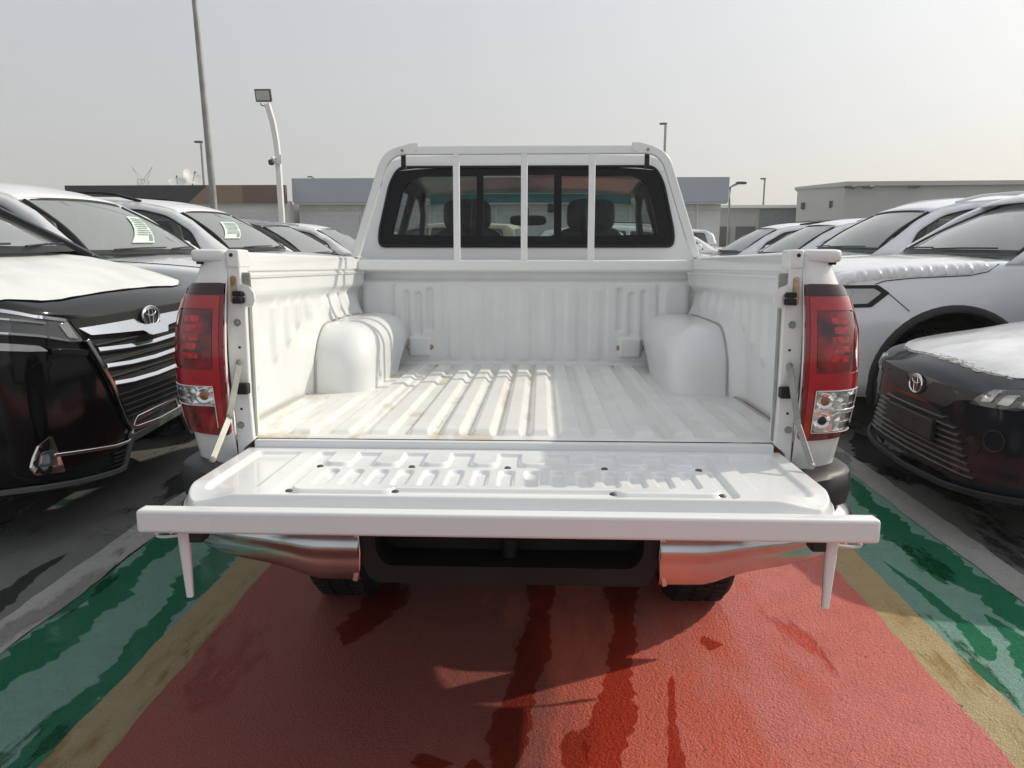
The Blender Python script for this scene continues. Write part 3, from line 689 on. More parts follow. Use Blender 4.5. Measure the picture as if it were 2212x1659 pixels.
for s_ in (-1, 1):
    m = MB(); m.prism(round_poly([(s_*.47,.972),(s_*.556,.960),(s_*.556,.935),(s_*.515,.948),(s_*.47,.990),(s_*.51,.992)][:0] + [(s_*.56,.975),(s_*.56,.946),(s_*.49,.952),(s_*.465,.968),(s_*.465,.992),(s_*.50,.992)], .004), RY-.024, RY-.017, 1); rsub(m, 'guard_bracket', WHITE)
    m = MB(); m.lathe([(0,.006),(.006,.006),(.0075,0)], (s_*.535, RY-.024, .962), (0,-1,0), 8); rsub(m, 'bracket_bolt', STEEL)
    m = MB(); m.bx(s_*.528, s_*.548, RY+.016, RY+.03, .895, .955); m.bx(s_*.530, s_*.546, RY+.016, RY+.06, .890, .902); rsub(m, 'guard_strut', DARKPL)
    m = MB(); m.bx(s_*.74, s_*.79, RY-.05, RY+.06, .500, .506); rsub(m, 'guard_foot', WHITE, bevel=.002)
# ---------------------------------------------------------------- ground, painted bay, wet patches
def ground_mat(name, dry, wet, dry2, wetamt=(.50,.56), damp_shade=0., wetflat=.9, dryrough=.6, wetrough=.10, speck=(.05,.05,.05), bloom=.35, soak=None):
    m = bpy.data.materials.new(name); m.use_nodes = True
    n = m.node_tree; b = n.nodes['Principled BSDF']; L = n.links.new
    _set(b, 'Specular IOR Level', .28)
    tc = n.nodes.new('ShaderNodeTexCoord')
    def noise(scale, detail, vec, rough=.55, dist=0.):
        q = n.nodes.new('ShaderNodeTexNoise'); q.inputs['Scale'].default_value = scale; q.inputs['Detail'].default_value = detail
        q.inputs['Roughness'].default_value = rough; q.inputs['Distortion'].default_value = dist; L(vec, q.inputs['Vector']); return q.outputs['Fac']
    def ramp(f, a, c):
        r = n.nodes.new('ShaderNodeMapRange'); r.interpolation_type = 'SMOOTHSTEP'; r.inputs[1].default_value = a; r.inputs[2].default_value = c; L(f, r.inputs[0]); return r.outputs[0]
    def mix(f, a, c):
        x = n.nodes.new('ShaderNodeMix'); x.data_type = 'RGBA'
        for s_, k in ((f,0),(a,6),(c,7)):
            if isinstance(s_, tuple): x.inputs[k].default_value = (*s_, 1)
            elif isinstance(s_, float): x.inputs[k].default_value = s_
            else: L(s_, x.inputs[k])
        return x.outputs[2]
    def math_(op, a, c):
        x = n.nodes.new('ShaderNodeMath'); x.operation = op
        for i, s_ in enumerate((a, c)):
            if isinstance(s_, (int, float)): x.inputs[i].default_value = s_
            else: L(s_, x.inputs[i])
        return x.outputs[0]
    O = tc.outputs['Object']
    mp = n.nodes.new('ShaderNodeMapping'); mp.inputs['Scale'].default_value = (2.3, .62, 1); mp.inputs['Rotation'].default_value = (0, 0, -.10); L(O, mp.inputs[0])
    wetn = noise(1.0, 12, mp.outputs[0], .66, .08)
    W = ramp(wetn, wetamt[0], wetamt[1])
    fade = noise(.8, 4, O, .6); F = ramp(fade, .38, .66)
    fine = noise(70, 4, O, .75); FN = ramp(fine, .30, .75)
    mid = noise(9, 6, O, .65); MD = ramp(mid, .35, .7)
    c = mix(F, dry, dry2); c = mix(math_('MULTIPLY', FN, bloom), c, tuple(min(1, k*1.22+.035) for k in dry))
    c = mix(math_('MULTIPLY', MD, .35), c, tuple(k*.72 for k in dry))
    sp = n.nodes.new('ShaderNodeTexVoronoi'); sp.inputs['Scale'].default_value = 7.; sp.inputs['Randomness'].default_value = 1.; L(O, sp.inputs['Vector'])
    chip = math_('MULTIPLY', ramp(sp.outputs['Distance'], .085, .06), ramp(noise(6, 3, O), .50, .60)); c = mix(chip, c, speck)
    if soak:                                                   # deeper orange red where the paint is freshly rinsed
        sy = n.nodes.new('ShaderNodeSeparateXYZ'); L(O, sy.inputs[0])
        sk = ramp(math_('ADD', math_('MULTIPLY', sy.outputs[0], -1.0), math_('MULTIPLY', math_('SUBTRACT', noise(2.2, 8, mp.outputs[0], .65, .1), .5), 2.2)), -.90, -.45)
        c = mix(math_('MULTIPLY', sk, .85), c, soak)
    c = mix(W, c, wet)
    if damp_shade:                                                   # soaked paint on the left and middle, plus truck shade put into the colour
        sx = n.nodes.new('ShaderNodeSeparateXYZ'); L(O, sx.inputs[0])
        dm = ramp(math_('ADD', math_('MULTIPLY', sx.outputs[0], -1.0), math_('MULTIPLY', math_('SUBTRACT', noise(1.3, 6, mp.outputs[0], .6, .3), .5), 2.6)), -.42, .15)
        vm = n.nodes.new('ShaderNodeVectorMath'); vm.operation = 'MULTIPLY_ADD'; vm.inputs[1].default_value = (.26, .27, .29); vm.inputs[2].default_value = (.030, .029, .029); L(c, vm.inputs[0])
        c = mix(math_('MULTIPLY', dm, damp_shade), c, vm.outputs[0])
    pv = n.nodes.new('ShaderNodeTexVoronoi'); pv.inputs['Scale'].default_value = 38.; L(O, pv.inputs['Vector'])
    pit = math_('MULTIPLY', math_('MULTIPLY', ramp(pv.outputs['Distance'], .30, .12), ramp(noise(13, 4, O, .7), .48, .62)), .6); c = mix(pit, c, tuple(k*.35 for k in dry))
    crn = noise(.55, 5, O, .6, .2); cr = math_('MULTIPLY', ramp(math_('ABSOLUTE', math_('SUBTRACT', crn, .5), 0), .0016, .0006), math_('MULTIPLY', ramp(noise(.9, 2, O), .50, .60), .6)); c = mix(cr, c, tuple(k*.25 for k in dry))
    L(c, b.inputs['Base Color'])
    rr = n.nodes.new('ShaderNodeMapRange'); rr.inputs[3].default_value = dryrough; rr.inputs[4].default_value = wetrough; L(W, rr.inputs[0])
    L(math_('ADD', rr.outputs[0], math_('MULTIPLY', math_('SUBTRACT', FN, .5), .16)), b.inputs['Roughness'])
    h = math_('ADD', math_('MULTIPLY', fine, .8), math_('MULTIPLY', noise(140, 3, O), .5)); inv = math_('SUBTRACT', 1.0, math_('MULTIPLY', W, wetflat))
    hh = math_('ADD', math_('MULTIPLY', h, inv), math_('MULTIPLY', noise(14, 3, O), math_('MULTIPLY', W, .06)))
    bp = n.nodes.new('ShaderNodeBump'); bp.inputs['Strength'].default_value = 1.0; bp.inputs['Distance'].default_value = .018; L(hh, bp.inputs['Height']); L(bp.outputs[0], b.inputs['Normal'])
    return m
ASPH = ground_mat('concrete_ground', (.20,.20,.192), (.034,.035,.036), (.155,.155,.15), (.50,.57), 0., .9, .62, .16, bloom=.4)
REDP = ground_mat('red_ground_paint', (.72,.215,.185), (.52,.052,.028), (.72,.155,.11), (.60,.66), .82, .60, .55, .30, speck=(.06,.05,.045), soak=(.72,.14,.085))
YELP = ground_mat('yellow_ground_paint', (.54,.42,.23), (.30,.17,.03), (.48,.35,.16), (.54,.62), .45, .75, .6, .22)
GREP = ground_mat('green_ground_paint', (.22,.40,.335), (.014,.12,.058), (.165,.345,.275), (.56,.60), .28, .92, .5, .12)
WHIP = ground_mat('white_ground_paint', (.46,.45,.43), (.20,.195,.185), (.38,.375,.36), (.54,.60), 0., .9, .6, .2, bloom=.5)
def flat(name, x0, x1, y0, y1, z, mat, wob=0.):
    ys_ = np.arange(y0, y1+.01, .05) if wob else np.array([y0, y1]); r = random.Random(name); a = b = 0; rows = []
    for y in ys_:
        a = a*.7 + r.uniform(-wob, wob); b = b*.7 + r.uniform(-wob, wob); rows.append([(x0+a, y, z), (x1+b, y, z)])
    o = MB().rows(rows).build(name, mat, None, smooth=0); o['kind'] = 'structure'; return o
flat('ground', -400, 400, -60, 900, 0, ASPH)
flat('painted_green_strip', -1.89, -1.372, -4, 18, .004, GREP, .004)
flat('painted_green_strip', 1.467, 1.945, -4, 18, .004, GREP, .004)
flat('painted_white_line', -2.06, -1.885, -4, 18, .008, WHIP, .006)
flat('painted_white_line', 1.940, 2.105, -4, 18, .008, WHIP, .006)
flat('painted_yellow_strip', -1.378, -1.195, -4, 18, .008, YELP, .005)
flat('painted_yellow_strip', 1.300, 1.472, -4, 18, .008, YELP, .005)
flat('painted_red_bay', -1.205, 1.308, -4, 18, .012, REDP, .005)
# water lying on the paint: thin films with ragged edges that darken what they wet
def water(name, tint):
    m = glass(name, tint, .55, .10, 1.33); n = m.node_tree; g = [x for x in n.nodes if x.type == 'BSDF_GLOSSY'][0]; f = [x for x in n.nodes if x.type == 'FRESNEL'][0]
    t = n.nodes.new('ShaderNodeTexCoord'); q = n.nodes.new('ShaderNodeTexNoise'); q.inputs['Scale'].default_value = 9; q.inputs['Detail'].default_value = 3; n.links.new(t.outputs['Object'], q.inputs['Vector'])
    b = n.nodes.new('ShaderNodeBump'); b.inputs['Strength'].default_value = .12; b.inputs['Distance'].default_value = .02; n.links.new(q.outputs['Fac'], b.inputs['Height']); n.links.new(b.outputs[0], g.inputs['Normal']); n.links.new(b.outputs[0], f.inputs['Normal'])
    return m
WETR = water('wet_film_red', (.84,.58,.52))
WETG = water('wet_film_green', (.42,.74,.60))
WETC = water('wet_film', (.55,.55,.55))
def puddle(cx, mat, z=.0132, seed=1, rag=.3):
    """ragged film along a centre line of (x, y, half width)"""
    r = random.Random(seed); n_ = 150; pts = np.array(cx, float); t = np.linspace(0, len(pts)-1, n_); L_, R_ = [], []
    ph = [r.uniform(0, 6.28) for _ in range(12)]
    for i, k in enumerate(t):
        x = np.interp(k, range(len(pts)), pts[:,0]); y = np.interp(k, range(len(pts)), pts[:,1]); w_ = np.interp(k, range(len(pts)), pts[:,2])*min(1, sqrt(max(0, sin(pi*k/(len(pts)-1)))*3)) + .0006
        e = lambda o: 1 + rag*(.8*sin(y*4.1+ph[o])+.6*sin(y*13.7+ph[o+1])+.4*sin(y*37+ph[o+2])*sin(y*11+ph[o])+.4*sin(y*83+ph[o+3])*sin(y*17+ph[o+2])) + r.uniform(-.06, .06)
        L_.append((x-w_*max(.05, e(0)), y, z)); R_.append((x+w_*max(.05, e(5)), y, z))
    o = MB().rows([L_, [((a[0]+b[0])/2, a[1], z) for a, b in zip(L_, R_)], R_]).build('puddle', mat, None, smooth=0); o['kind'] = 'structure'; return o
for i, (c_, m_) in enumerate((
    ([(.02,3.6,.02),(.00,3.1,.05),(-.01,2.75,.045),(-.02,2.45,.05),(-.06,2.15,.05),(-.10,1.8,.06)], WETR),
    ([(.36,3.5,.02),(.34,3.0,.055),(.31,2.7,.04),(.27,2.4,.045),(.24,2.2,.075),(.20,1.95,.06),(.19,1.75,.03)], WETR),
    ([(.10,2.05,.01),(.11,1.97,.035),(.12,1.85,.03),(.17,1.72,.02)], WETR),
    ([(-.60,3.15,.02),(-.62,2.85,.09),(-.66,2.62,.08),(-.70,2.5,.01)], WETR),
    ([(.60,2.62,.01),(.61,2.56,.04),(.60,2.52,.01)], WETR), ([(-.33,1.93,.01),(-.31,1.89,.06),(-.30,1.85,.01)], WETR), ([(-.18,1.91,.01),(-.17,1.87,.04),(-.16,1.84,.01)], WETR),
    ([(.44,2.35,.01),(.40,2.1,.02),(.37,1.8,.025)], WETR))): puddle(c_, m_, seed=i)
for i, c_ in enumerate((
    [(-1.78,1.6,.05),(-1.80,2.2,.07),(-1.78,2.8,.09),(-1.79,3.4,.06),(-1.77,4.2,.08),(-1.80,5.5,.05)], [(-1.44,1.7,.03),(-1.42,2.2,.06),(-1.45,2.7,.05),(-1.43,3.1,.09),(-1.48,3.5,.06),(-1.5,4.2,.03)],
    [(1.86,2.2,.05),(1.84,2.9,.07),(1.80,3.5,.09),(1.83,4.2,.07),(1.85,5.4,.06)], [(1.56,2.5,.05),(1.60,2.8,.03),(1.58,3.1,.02),(1.56,3.35,.004)], [(1.70,2.3,.08),(1.74,2.6,.05),(1.73,2.85,.01)])): puddle(c_, WETG, .0052, 20+i, .4)
puddle([(-2.14,2.5,.02),(-2.18,2.8,.06),(-2.22,3.1,.03),(-2.2,3.3,.005)], WETC, .0012, 31); puddle([(2.5,4.2,.05),(2.4,4.7,.22),(2.3,5.3,.15),(2.4,5.8,.03)], WETC, .0012, 32)
# ---------------------------------------------------------------- parked cars
PW = P('pearl_white_paint', (.78,.79,.80), .22, coat=.8, var=.01)
PSIL = P('silver_white_paint', (.78,.81,.845), .22, metal=.05, coat=.8, var=.01)
PBLK = P('black_paint', (.005,.005,.006), .08, spec=.35, coat=.25, var=.02)
PDGR = P('dark_grey_paint', (.014,.017,.023), .12, spec=.3, coat=.2, var=.03)
PDUST = P('dusty_dark_paint', (.035,.033,.032), .3, coat=.6, var=.1)
FILM = P('protective_film', (.70,.71,.70), .33, var=.05, vscale=4, bump=.35, bscale=5)
CRUMP = P('crumpled_film', (.60,.59,.56), .3, var=.1, vscale=20, bump=.8, bscale=22)
FILMCLEAR = P('glossy_film', (.74,.75,.76), .2, coat=.5, var=.08, vscale=5, bump=.5, bscale=7)
G_CAR = glass('car_glass', (.30,.34,.33), 1., opaque=.58, ior=1.7, dust=(.36,.39,.37))
G_SIDE = glass('car_side_glass', (.34,.39,.37), .9, opaque=.04, ior=1.5)
LAMPGL = P('headlamp_lens', (.42,.43,.44), .12, metal=.5, coat=1., var=.12, vscale=14)
LAMPDK = P('headlamp_dark', (.085,.09,.095), .08, coat=1.)
PAPER = P('sticker_paper', (.62,.74,.66), .7, var=.02)
INK = P('printed_ink', (.25,.28,.27), .7)
SEATP = P('car_seat', (.05,.05,.05), .5, var=.3, vscale=8)
def pchip(xs, ys, x):
    xs = np.array(xs, float); ys = np.array(ys, float); h = np.diff(xs); d = np.diff(ys)/h; m = np.zeros_like(ys)
    for i in range(1, len(xs)-1):
        if d[i-1]*d[i] > 0:
            w1, w2 = 2*h[i]+h[i-1], h[i]+2*h[i-1]; m[i] = (w1+w2)/(w1/d[i-1]+w2/d[i])
    m[0] = d[0]; m[-1] = d[-1]; x = np.clip(x, xs[0], xs[-1]); i = np.clip(np.searchsorted(xs, x)-1, 0, len(h)-1)
    t = (x-xs[i])/h[i]; return (2*t**3-3*t**2+1)*ys[i]+(t**3-2*t**2+t)*h[i]*m[i]+(-2*t**3+3*t**2)*ys[i+1]+(t**3-t**2)*h[i]*m[i+1]
def ring(hw, zb, zs, zc, rs):
    h = []; h += [(hw-.07, zb), (hw-.02, zb+.05)]
    for t in np.linspace(0, 1, 10): 
        z = zb+.12+(zs-rs-zb-.12)*t; h.append((hw-.03*(2*t-1)**2*(1 if t > .5 else .6)*(t > .0), z))
    y0 = h[-1][0]
    for a in np.linspace(0, 90, 8)[1:]: h.append((y0-rs+rs*cos(radians(a)), zs-rs+rs*sin(radians(a))))
    yt = h[-1][0]
    for t in np.linspace(1, 0, 9)[1:]: h.append((yt*t, zs+(zc-zs)*(1-t*t)))
    return h
def car_body(parent, st, mat, arches=(), name='body', ns=64):
    """lofted lower body; station rows: distance behind nose, half width, bottom, shoulder, crown, shoulder radius"""
    st = np.array(st, float); S = np.unique(np.concatenate([np.linspace(0, .3, 16), np.linspace(.3, st[-1,0], ns), st[:,0]]))
    cols = [pchip(st[:,0], st[:,k], S) for k in range(1, 6)]; rows = []
    for i, s in enumerate(S):
        h = ring(*[c[i] for c in cols]); rows.append([(-s, y, z) for y, z in h] + [(-s, -y, z) for y, z in h[::-1][1:]])
    def cap(r, dx):
        zc_ = sum(p[2] for p in r)/len(r); return [[(r[0][0]+dx*k, p[1]*(1-f), zc_+(p[2]-zc_)*(1-f)) for p in r] for k, f in ((.5,.25),(.8,.55),(1,1))]
    rows = cap(rows[0], .012)[::-1] + rows + cap(rows[-1], -.03)
    n = len(rows[0]); pts = [list(p) for r in rows for p in r]
    def inarch(p):
        for sx, z, R in arches:
            if abs(p[1]) > .55 and hypot(p[0]+sx, p[2]-z) < R: return (sx, z, R)
    ins = [inarch(p) for p in pts]; F = []
    for i in range(len(rows)-1):
        for j in range(n-1):
            q = (i*n+j, i*n+j+1, (i+1)*n+j+1, (i+1)*n+j)
            if all(ins[k] for k in q): continue
            F.append(q)
    for k in set(k for f in F for k in f):
        if ins[k]:
            sx, z, R = ins[k]; p = pts[k]; d = hypot(p[0]+sx, p[2]-z) or 1; p[0] = -sx+(p[0]+sx)*R/d; p[2] = z+(p[2]-z)*R/d
    o = MB().add(pts, F).build(name, mat, parent, smooth=38)
    bm = bmesh.new(); bm.from_mesh(o.data); bvh = BVHTree.FromBMesh(bm); bm.free()
    return o, bvh
def cabin(parent, q, paint, belt):
    """greenhouse: pillars with real openings, glass, roof, seats; q holds the side view"""
    hb, tum, zb = q['hw'], q['tum'], q['zb']
    def yw(z): return hb - max(0, z-zb)*tum - .02*max(0, z-zb)**2
    ol = q['outline']; top = q['top']
    for sg in (1, -1):
        m = MB(); sheet(m, ol, lambda s, z: (-s, sg*yw(z), z), holes=q['wins'], d=.12); m.build('side_frame', paint, parent, smooth=40, solid=.045)
        for w_ in q['wins']:
            m = MB(); sheet(m, w_, lambda s, z: (-s, sg*(yw(z)-.014), z), d=.3); g = m.build('side_window', G_SIDE, parent, smooth=0)
            m = MB(); m.tube([(-s, sg*(yw(z)-.004), z) for s, z in w_], .009, 5, closed=True); m.build('window_seal', BLACK, g)
    zA, sA, sT, zT, bow = q['zA'], q['sA'], q['sT'], q['zT'], q['bow']
    yb, yt = yw(zA)-q.get('inset',.07), yw(zT)-q.get('inset',.07)-.02
    def ws(u, v): 
        e = v + .05*sin(pi*v)*.0
        return Vector((-(sA+(sT-sA)*e) + bow*(1-u*u)*(1-.55*v) + .05*sin(pi*v), (yb+(yt-yb)*v)*u, zA+(zT-zA)*v + .012*(1-u*u)*0 + .02*(1-u*u)*v))
    wsm = MB().rows([[ws(u, v) for u in np.linspace(-1, 1, 24)] for v in np.linspace(0, 1, 10)]).build('windscreen', G_CAR, parent, smooth=180)
    m = MB(); m.tube([ws(-1, v) for v in np.linspace(0, 1, 8)] + [ws(u, 1) for u in np.linspace(-.9, .9, 12)] + [ws(1, v) for v in np.linspace(1, 0, 8)], .014, 6)
    m.rows([[ws(u, v)+Vector((.004, 0, .006)) for u in np.linspace(-1, 1, 20)] for v in (-.02, .05)]); m.build('windscreen_seal', BLACK, wsm)
    m = MB()
    for u0, u1 in ((-.78, -.05), (.02, .80)):
        a = ws(u0, .02)+Vector((.02,0,.02)); c = ws(u1, .06)+Vector((.016,0,.014)); m.tube([a, a.lerp(c, .5)+Vector((.004,0,.004)), c], .0065, 6)
    m.build('wiper', BLACK, parent)
    if q.get('paper'):
        pc = [Vector(p) for p in q['paper']]; e = Vector((.006, 0, .008))      # corners on the glass: BL, BR, TR, TL
        def wp(a, b): g = pc[0].lerp(pc[1], a).lerp(pc[3].lerp(pc[2], a), b); return ws(g.x, g.y)
        m = MB().rows([[wp(a, b)+e for a in np.linspace(0, 1, 5)] for b in np.linspace(0, 1, 5)]); pp_ = m.build('price_sheet', PAPER, parent, smooth=0)
        m = MB(); e2 = e*1.5; r = random.Random(3)
        for k in range(9):
            b = .90-.078*k; x0 = .10+r.uniform(0, .05); x1 = .9-r.uniform(0, .25)*(k % 3 == 2); m.rows([[wp(a, bb)+e2 for a in (x0, (x0+x1)/2, x1)] for bb in (b-.014, b+.014)])
        m.rows([[wp(a, bb)+e2 for a in (.74, .92)] for bb in (.06, .30)]); m.build('print_line', INK, pp_, smooth=0)
    # roof: follows the top edge of the side frames
    rows = []
    ts = [t for t in top]
    for i, (s, z) in enumerate(ts):
        f = i/(len(ts)-1); y = yw(z)+.002; cr = q.get('crown', .045)*min(1, .35+2.5*f)
        bx_ = bow*.45*max(0, 1-3.0*f)+.0
        rows.append([(-s + bx_*(1-u*u), y*u, z + cr*(1-abs(u)**2.6)) for u in np.linspace(-1, 1, 26)])
    MB().rows(rows).build('roof', paint, parent, smooth=60, solid=.02)
    e = rows[-1]; sB, zB = q['rear']
    MB().rows([e, [(-(sB-(sB+e[0][0])*.35), p[1]*1.03, zB+(p[2]-zB)*.5) for p in e], [(-sB, p[1]*1.08, zB) for p in e]]).build('tail_window', G_SIDE, parent, smooth=60)
    # inside
    m = MB(); m.rows([[(-s, y, belt-.015+.0*s) for y in (-hb+.05, hb-.05)] for s in (sA+.03, sA+.55)])
    m.bx(-sB+.1, -sA-.5, -hb+.06, hb-.06, belt-.5, belt-.42); m.build('dashboard', TRIMGREY, parent, smooth=0)
    sf = sA+1.35
    for s in (sf, sf+.95):
        for y in ((-.38, .38) if s == sf else (-.42, 0, .42)):
            m = MB(); m.sbox((-s, y, belt-.12), (.09, .23, .30), .5, 20, 10); m.sbox((-s-.03, y, belt+.24), (.05, .13, .10), .55, 16, 8); m.build('seat', SEATP, parent, smooth=60)
    if q.get('rail'):
        rc, r0, r1, rh = q['rail']
        for sg in (1, -1):
            pz = lambda s: float(np.interp(s, [a for a, _ in top], [b for _, b in top]))
            P_ = [(-s, sg*(yw(pz(s))-.05), pz(s) + .015 + rh*min(1, min((s-r0)/.28, (r1-s)/.28)) ) for s in np.linspace(r0, r1, 26)]
            m = MB(); m.tube(P_, rect=(.035, .03)); m.build('roof_rail', rc, parent, bevel=.006)
    ms, mz = q['mirror']
    for sg in (1, -1):
        y = yw(mz)
        m = MB(); m.sbox((-ms, sg*(y+.15), mz), (.07, .115, .078), .55, 24, 14); mo = m.build('door_mirror', q.get('mirror_mat', paint), parent, smooth=60)
        m = MB(); m.tube([(-ms-.02, sg*(y-.02), mz-.09), (-ms, sg*(y+.09), mz-.06)], .025, 8); m.build('mirror_arm', BLACK, mo)
def emblem(parent, bvh, y, z, w, h, off=.012):
    mp = cast_map(bvh, off); m = MB()
    def el(cy, cz, a, b, r): m.tube([mp(cy+a*cos(t), cz+b*sin(t)) for t in np.linspace(0, 2*pi, 41)[:-1]], r, 7, closed=True)
    el(y, z, w/2, h/2, w*.042); el(y, z+h*.22, w*.33, h*.18, w*.024); el(y, z+h*.0, w*.13, h*.45, w*.024)
    return m.build('maker_emblem', CHROME, parent, smooth=60)
def four_wheels(parent, s1, s2, hw, R=.38, W=.25):
    for s in (s1, s2):
        for sg in (1, -1): wheel(parent, (-s, sg*(hw-W/2-.03), R), R, W, sg, rimr=R*.64, axis=(0,1,0))
    m = MB(); m.bx(-s2-.6, -s1+.5, -hw+.30, hw-.30, R*.75, R*2.1); m.build('underbody', BLACK, parent)
def front_patch(parent, bvh, poly, name, mat, off=.006, d=.04, mirror=False, thick=.02, axis='x', fil=.01):
    out = []
    for sg in ((1, -1) if mirror else (1,)):
        pl = [(a*sg, b) for a, b in poly]; pl = round_poly(pl, fil) if fil else pl
        m = MB(); sheet(m, pl, bvh(off) if callable(bvh) else cast_map(bvh, off, axis), d=d, thickdir=(-thick, 0, 0) if axis == 'x' else (0, 0, -thick)); out.append(m.build(name, mat, parent, smooth=40))
    return out
def front_bar(parent, bvh, pts, name, mat, w, off=.01, mirror=False, d=.04, rect=None, up=(0, 0, 1)):
    for sg in ((1, -1) if mirror else (1,)):
        pl = resample([(a*sg, b) for a, b in pts], d, closed=False); mp = bvh(off) if callable(bvh) else cast_map(bvh, off); m = MB()
        m.tube([mp(a, b) for a, b in pl], rect=rect or (.02, w), up=up); m.build(name, mat, parent, bevel=.003)
# --- black people carrier, nose towards the aisle
NX, NY = -2.20, 4.18
mpv = empty('parked_minivan', (NX, NY, 0), 'black minivan with white film over its bonnet and a wide chrome grille', 'minivan', group='cars parked along the left side')
MST = [(0,.46,.25,1.05,1.085,.06),(.02,.61,.25,1.08,1.115,.06),(.06,.77,.25,1.115,1.15,.06),(.11,.86,.26,1.14,1.175,.07),(.19,.93,.27,1.175,1.21,.08),(.32,.965,.28,1.215,1.26,.09),(.55,.98,.28,1.275,1.32,.09),(.85,.985,.27,1.33,1.375,.09),(1.1,.985,.26,1.345,1.37,.09),(2.5,.985,.26,1.30,1.32,.06),(4.8,.98,.26,1.30,1.32,.06),(5.2,.94,.30,1.27,1.29,.08),(5.28,.88,.34,1.2,1.25,.08)]
body, bv = car_body(mpv, MST, PBLK, [(.98,.37,.44),(4.05,.37,.44)])
four_wheels(mpv, .98, 4.05, .985)
cabin(mpv, dict(hw=.975, tum=.26, zb=1.3, zA=1.375, sA=.92, sT=1.95, zT=1.86, bow=.28, crown=.06,
    outline=[(.72,1.30),(1.0,1.46),(1.45,1.70),(1.80,1.86),(2.2,1.92),(4.9,1.93),(5.1,1.86),(5.22,1.3)],
    wins=[round_poly([(1.22,1.36),(1.95,1.36),(1.95,1.80),(1.85,1.80),(1.40,1.58),(1.22,1.46)], .03), round_poly([(2.05,1.36),(3.3,1.36),(3.3,1.82),(2.05,1.81)], .05), round_poly([(3.4,1.36),(4.9,1.36),(4.85,1.82),(3.4,1.82)], .05)],
    top=[(1.80,1.86),(2.0,1.895),(2.2,1.92),(3.5,1.935),(4.9,1.93),(5.1,1.86)], rear=(5.22,1.3), mirror=(1.05,1.30)), PBLK, 1.33)
# film over the bonnet
fo = [(-.10,-.70),(-.03,-.56),(-.025,0),(-.03,.56),(-.10,.70),(-.22,.86),(-.45,.92),(-.80,.93),(-.86,.6),(-.92,.0),(-.86,-.6),(-.80,-.93),(-.45,-.92),(-.22,-.86)]
fo = [(-.20,-.86),(-.125,-.68),(-.105,-.56),(-.095,0),(-.105,.56),(-.125,.68),(-.20,.86),(-.35,.91),(-.80,.925),(-.90,.6),(-.95,0),(-.90,-.6),(-.80,-.925),(-.35,-.91)]
def film_map(u, v):
    r = cast_map(bv, .007, 'z')(u, v); k = .0035*sin(v*19+sin(u*7)*2)*sin(u*23+v*5); 
    k *= .5
    return r + Vector((0, 0, max(k, -.001)))
m = MB(); sheet(m, fo, film_map, d=.016); m.build('bonnet_film', FILM, mpv, smooth=60)
# grille, laid on the smooth curve of the nose
def mnose(off):
    xs_, ys_ = [0,.30,.46,.61,.77,.86,.93], [0,.004,.012,.032,.072,.122,.205]
    return lambda y, z: Vector((.014 - float(pchip(xs_, ys_, np.array([min(abs(y), .93)]))[0]) + off, y, z))
gr = [(-.645,1.066),(-.56,.95),(-.41,.734),(-.295,.49),(-.25,.455),(.25,.455),(.295,.49),(.41,.734),(.56,.95),(.645,1.066)]
grl = front_patch(mpv, mnose, gr, 'grille', BLACK, .003)[0]
front_patch(grl, lambda off: (lambda y, z: mnose(off)(y, z)+Vector((-.75*(z-1.0), 0, 0))), [(-.64,1.064),(-.15,1.046),(-.085,.985),(.085,.985),(.15,1.046),(.64,1.064),(.555,.985),(.14,.962),(.09,.932),(-.09,.932),(-.14,.962),(-.555,.985)], 'chrome_bar', CHROME, .020, .03)
for zc_, ye, dz in ((.882,.508,.022),(.795,.458,.020),(.700,.405,.018)):
    front_bar(grl, mnose, [(-ye,zc_+dz),(-.25,zc_+.006),(0,zc_),(.25,zc_+.006),(ye,zc_+dz)], 'chrome_slat', CHROME, .026, .022, up=(-.55, 0, .83))
for zc_, ye in ((.93,.52),(.845,.475),(.835,.47),(.755,.43),(.65,.37),(.618,.355),(.586,.34),(.554,.325),(.522,.31)):
    front_bar(grl, mnose, [(-ye,zc_),(ye,zc_)], 'dark_slat', DARKPL, .009, .012, rect=(.02,.009))
front_bar(mpv, mnose, [(-.575,.965),(-.42,.72),(-.318,.50),(-.285,.462),(-.24,.450),(0,.440),(.24,.450),(.285,.462),(.318,.50),(.42,.72),(.575,.965)], 'grille_frame', CHROME, .022, .018)
m = MB(); mp = cast_map(bv, .012); m.prism([(-.26,.47),(.26,.47),(.26,.515),(-.26,.515)], .0, .022, 0); m.build('grille_sill', DARKPL, grl)
emblem(mpv, bv, 0, 1.022, .175, .105, .030)
m = MB(); sheet(m, [(.085*cos(t), 1.022+.050*sin(t)) for t in np.linspace(0, 2*pi, 29)[:-1]], cast_map(bv, .025), d=.03, thickdir=(-.03, 0, 0)); m.build('emblem_plate', DARKPL, mpv)
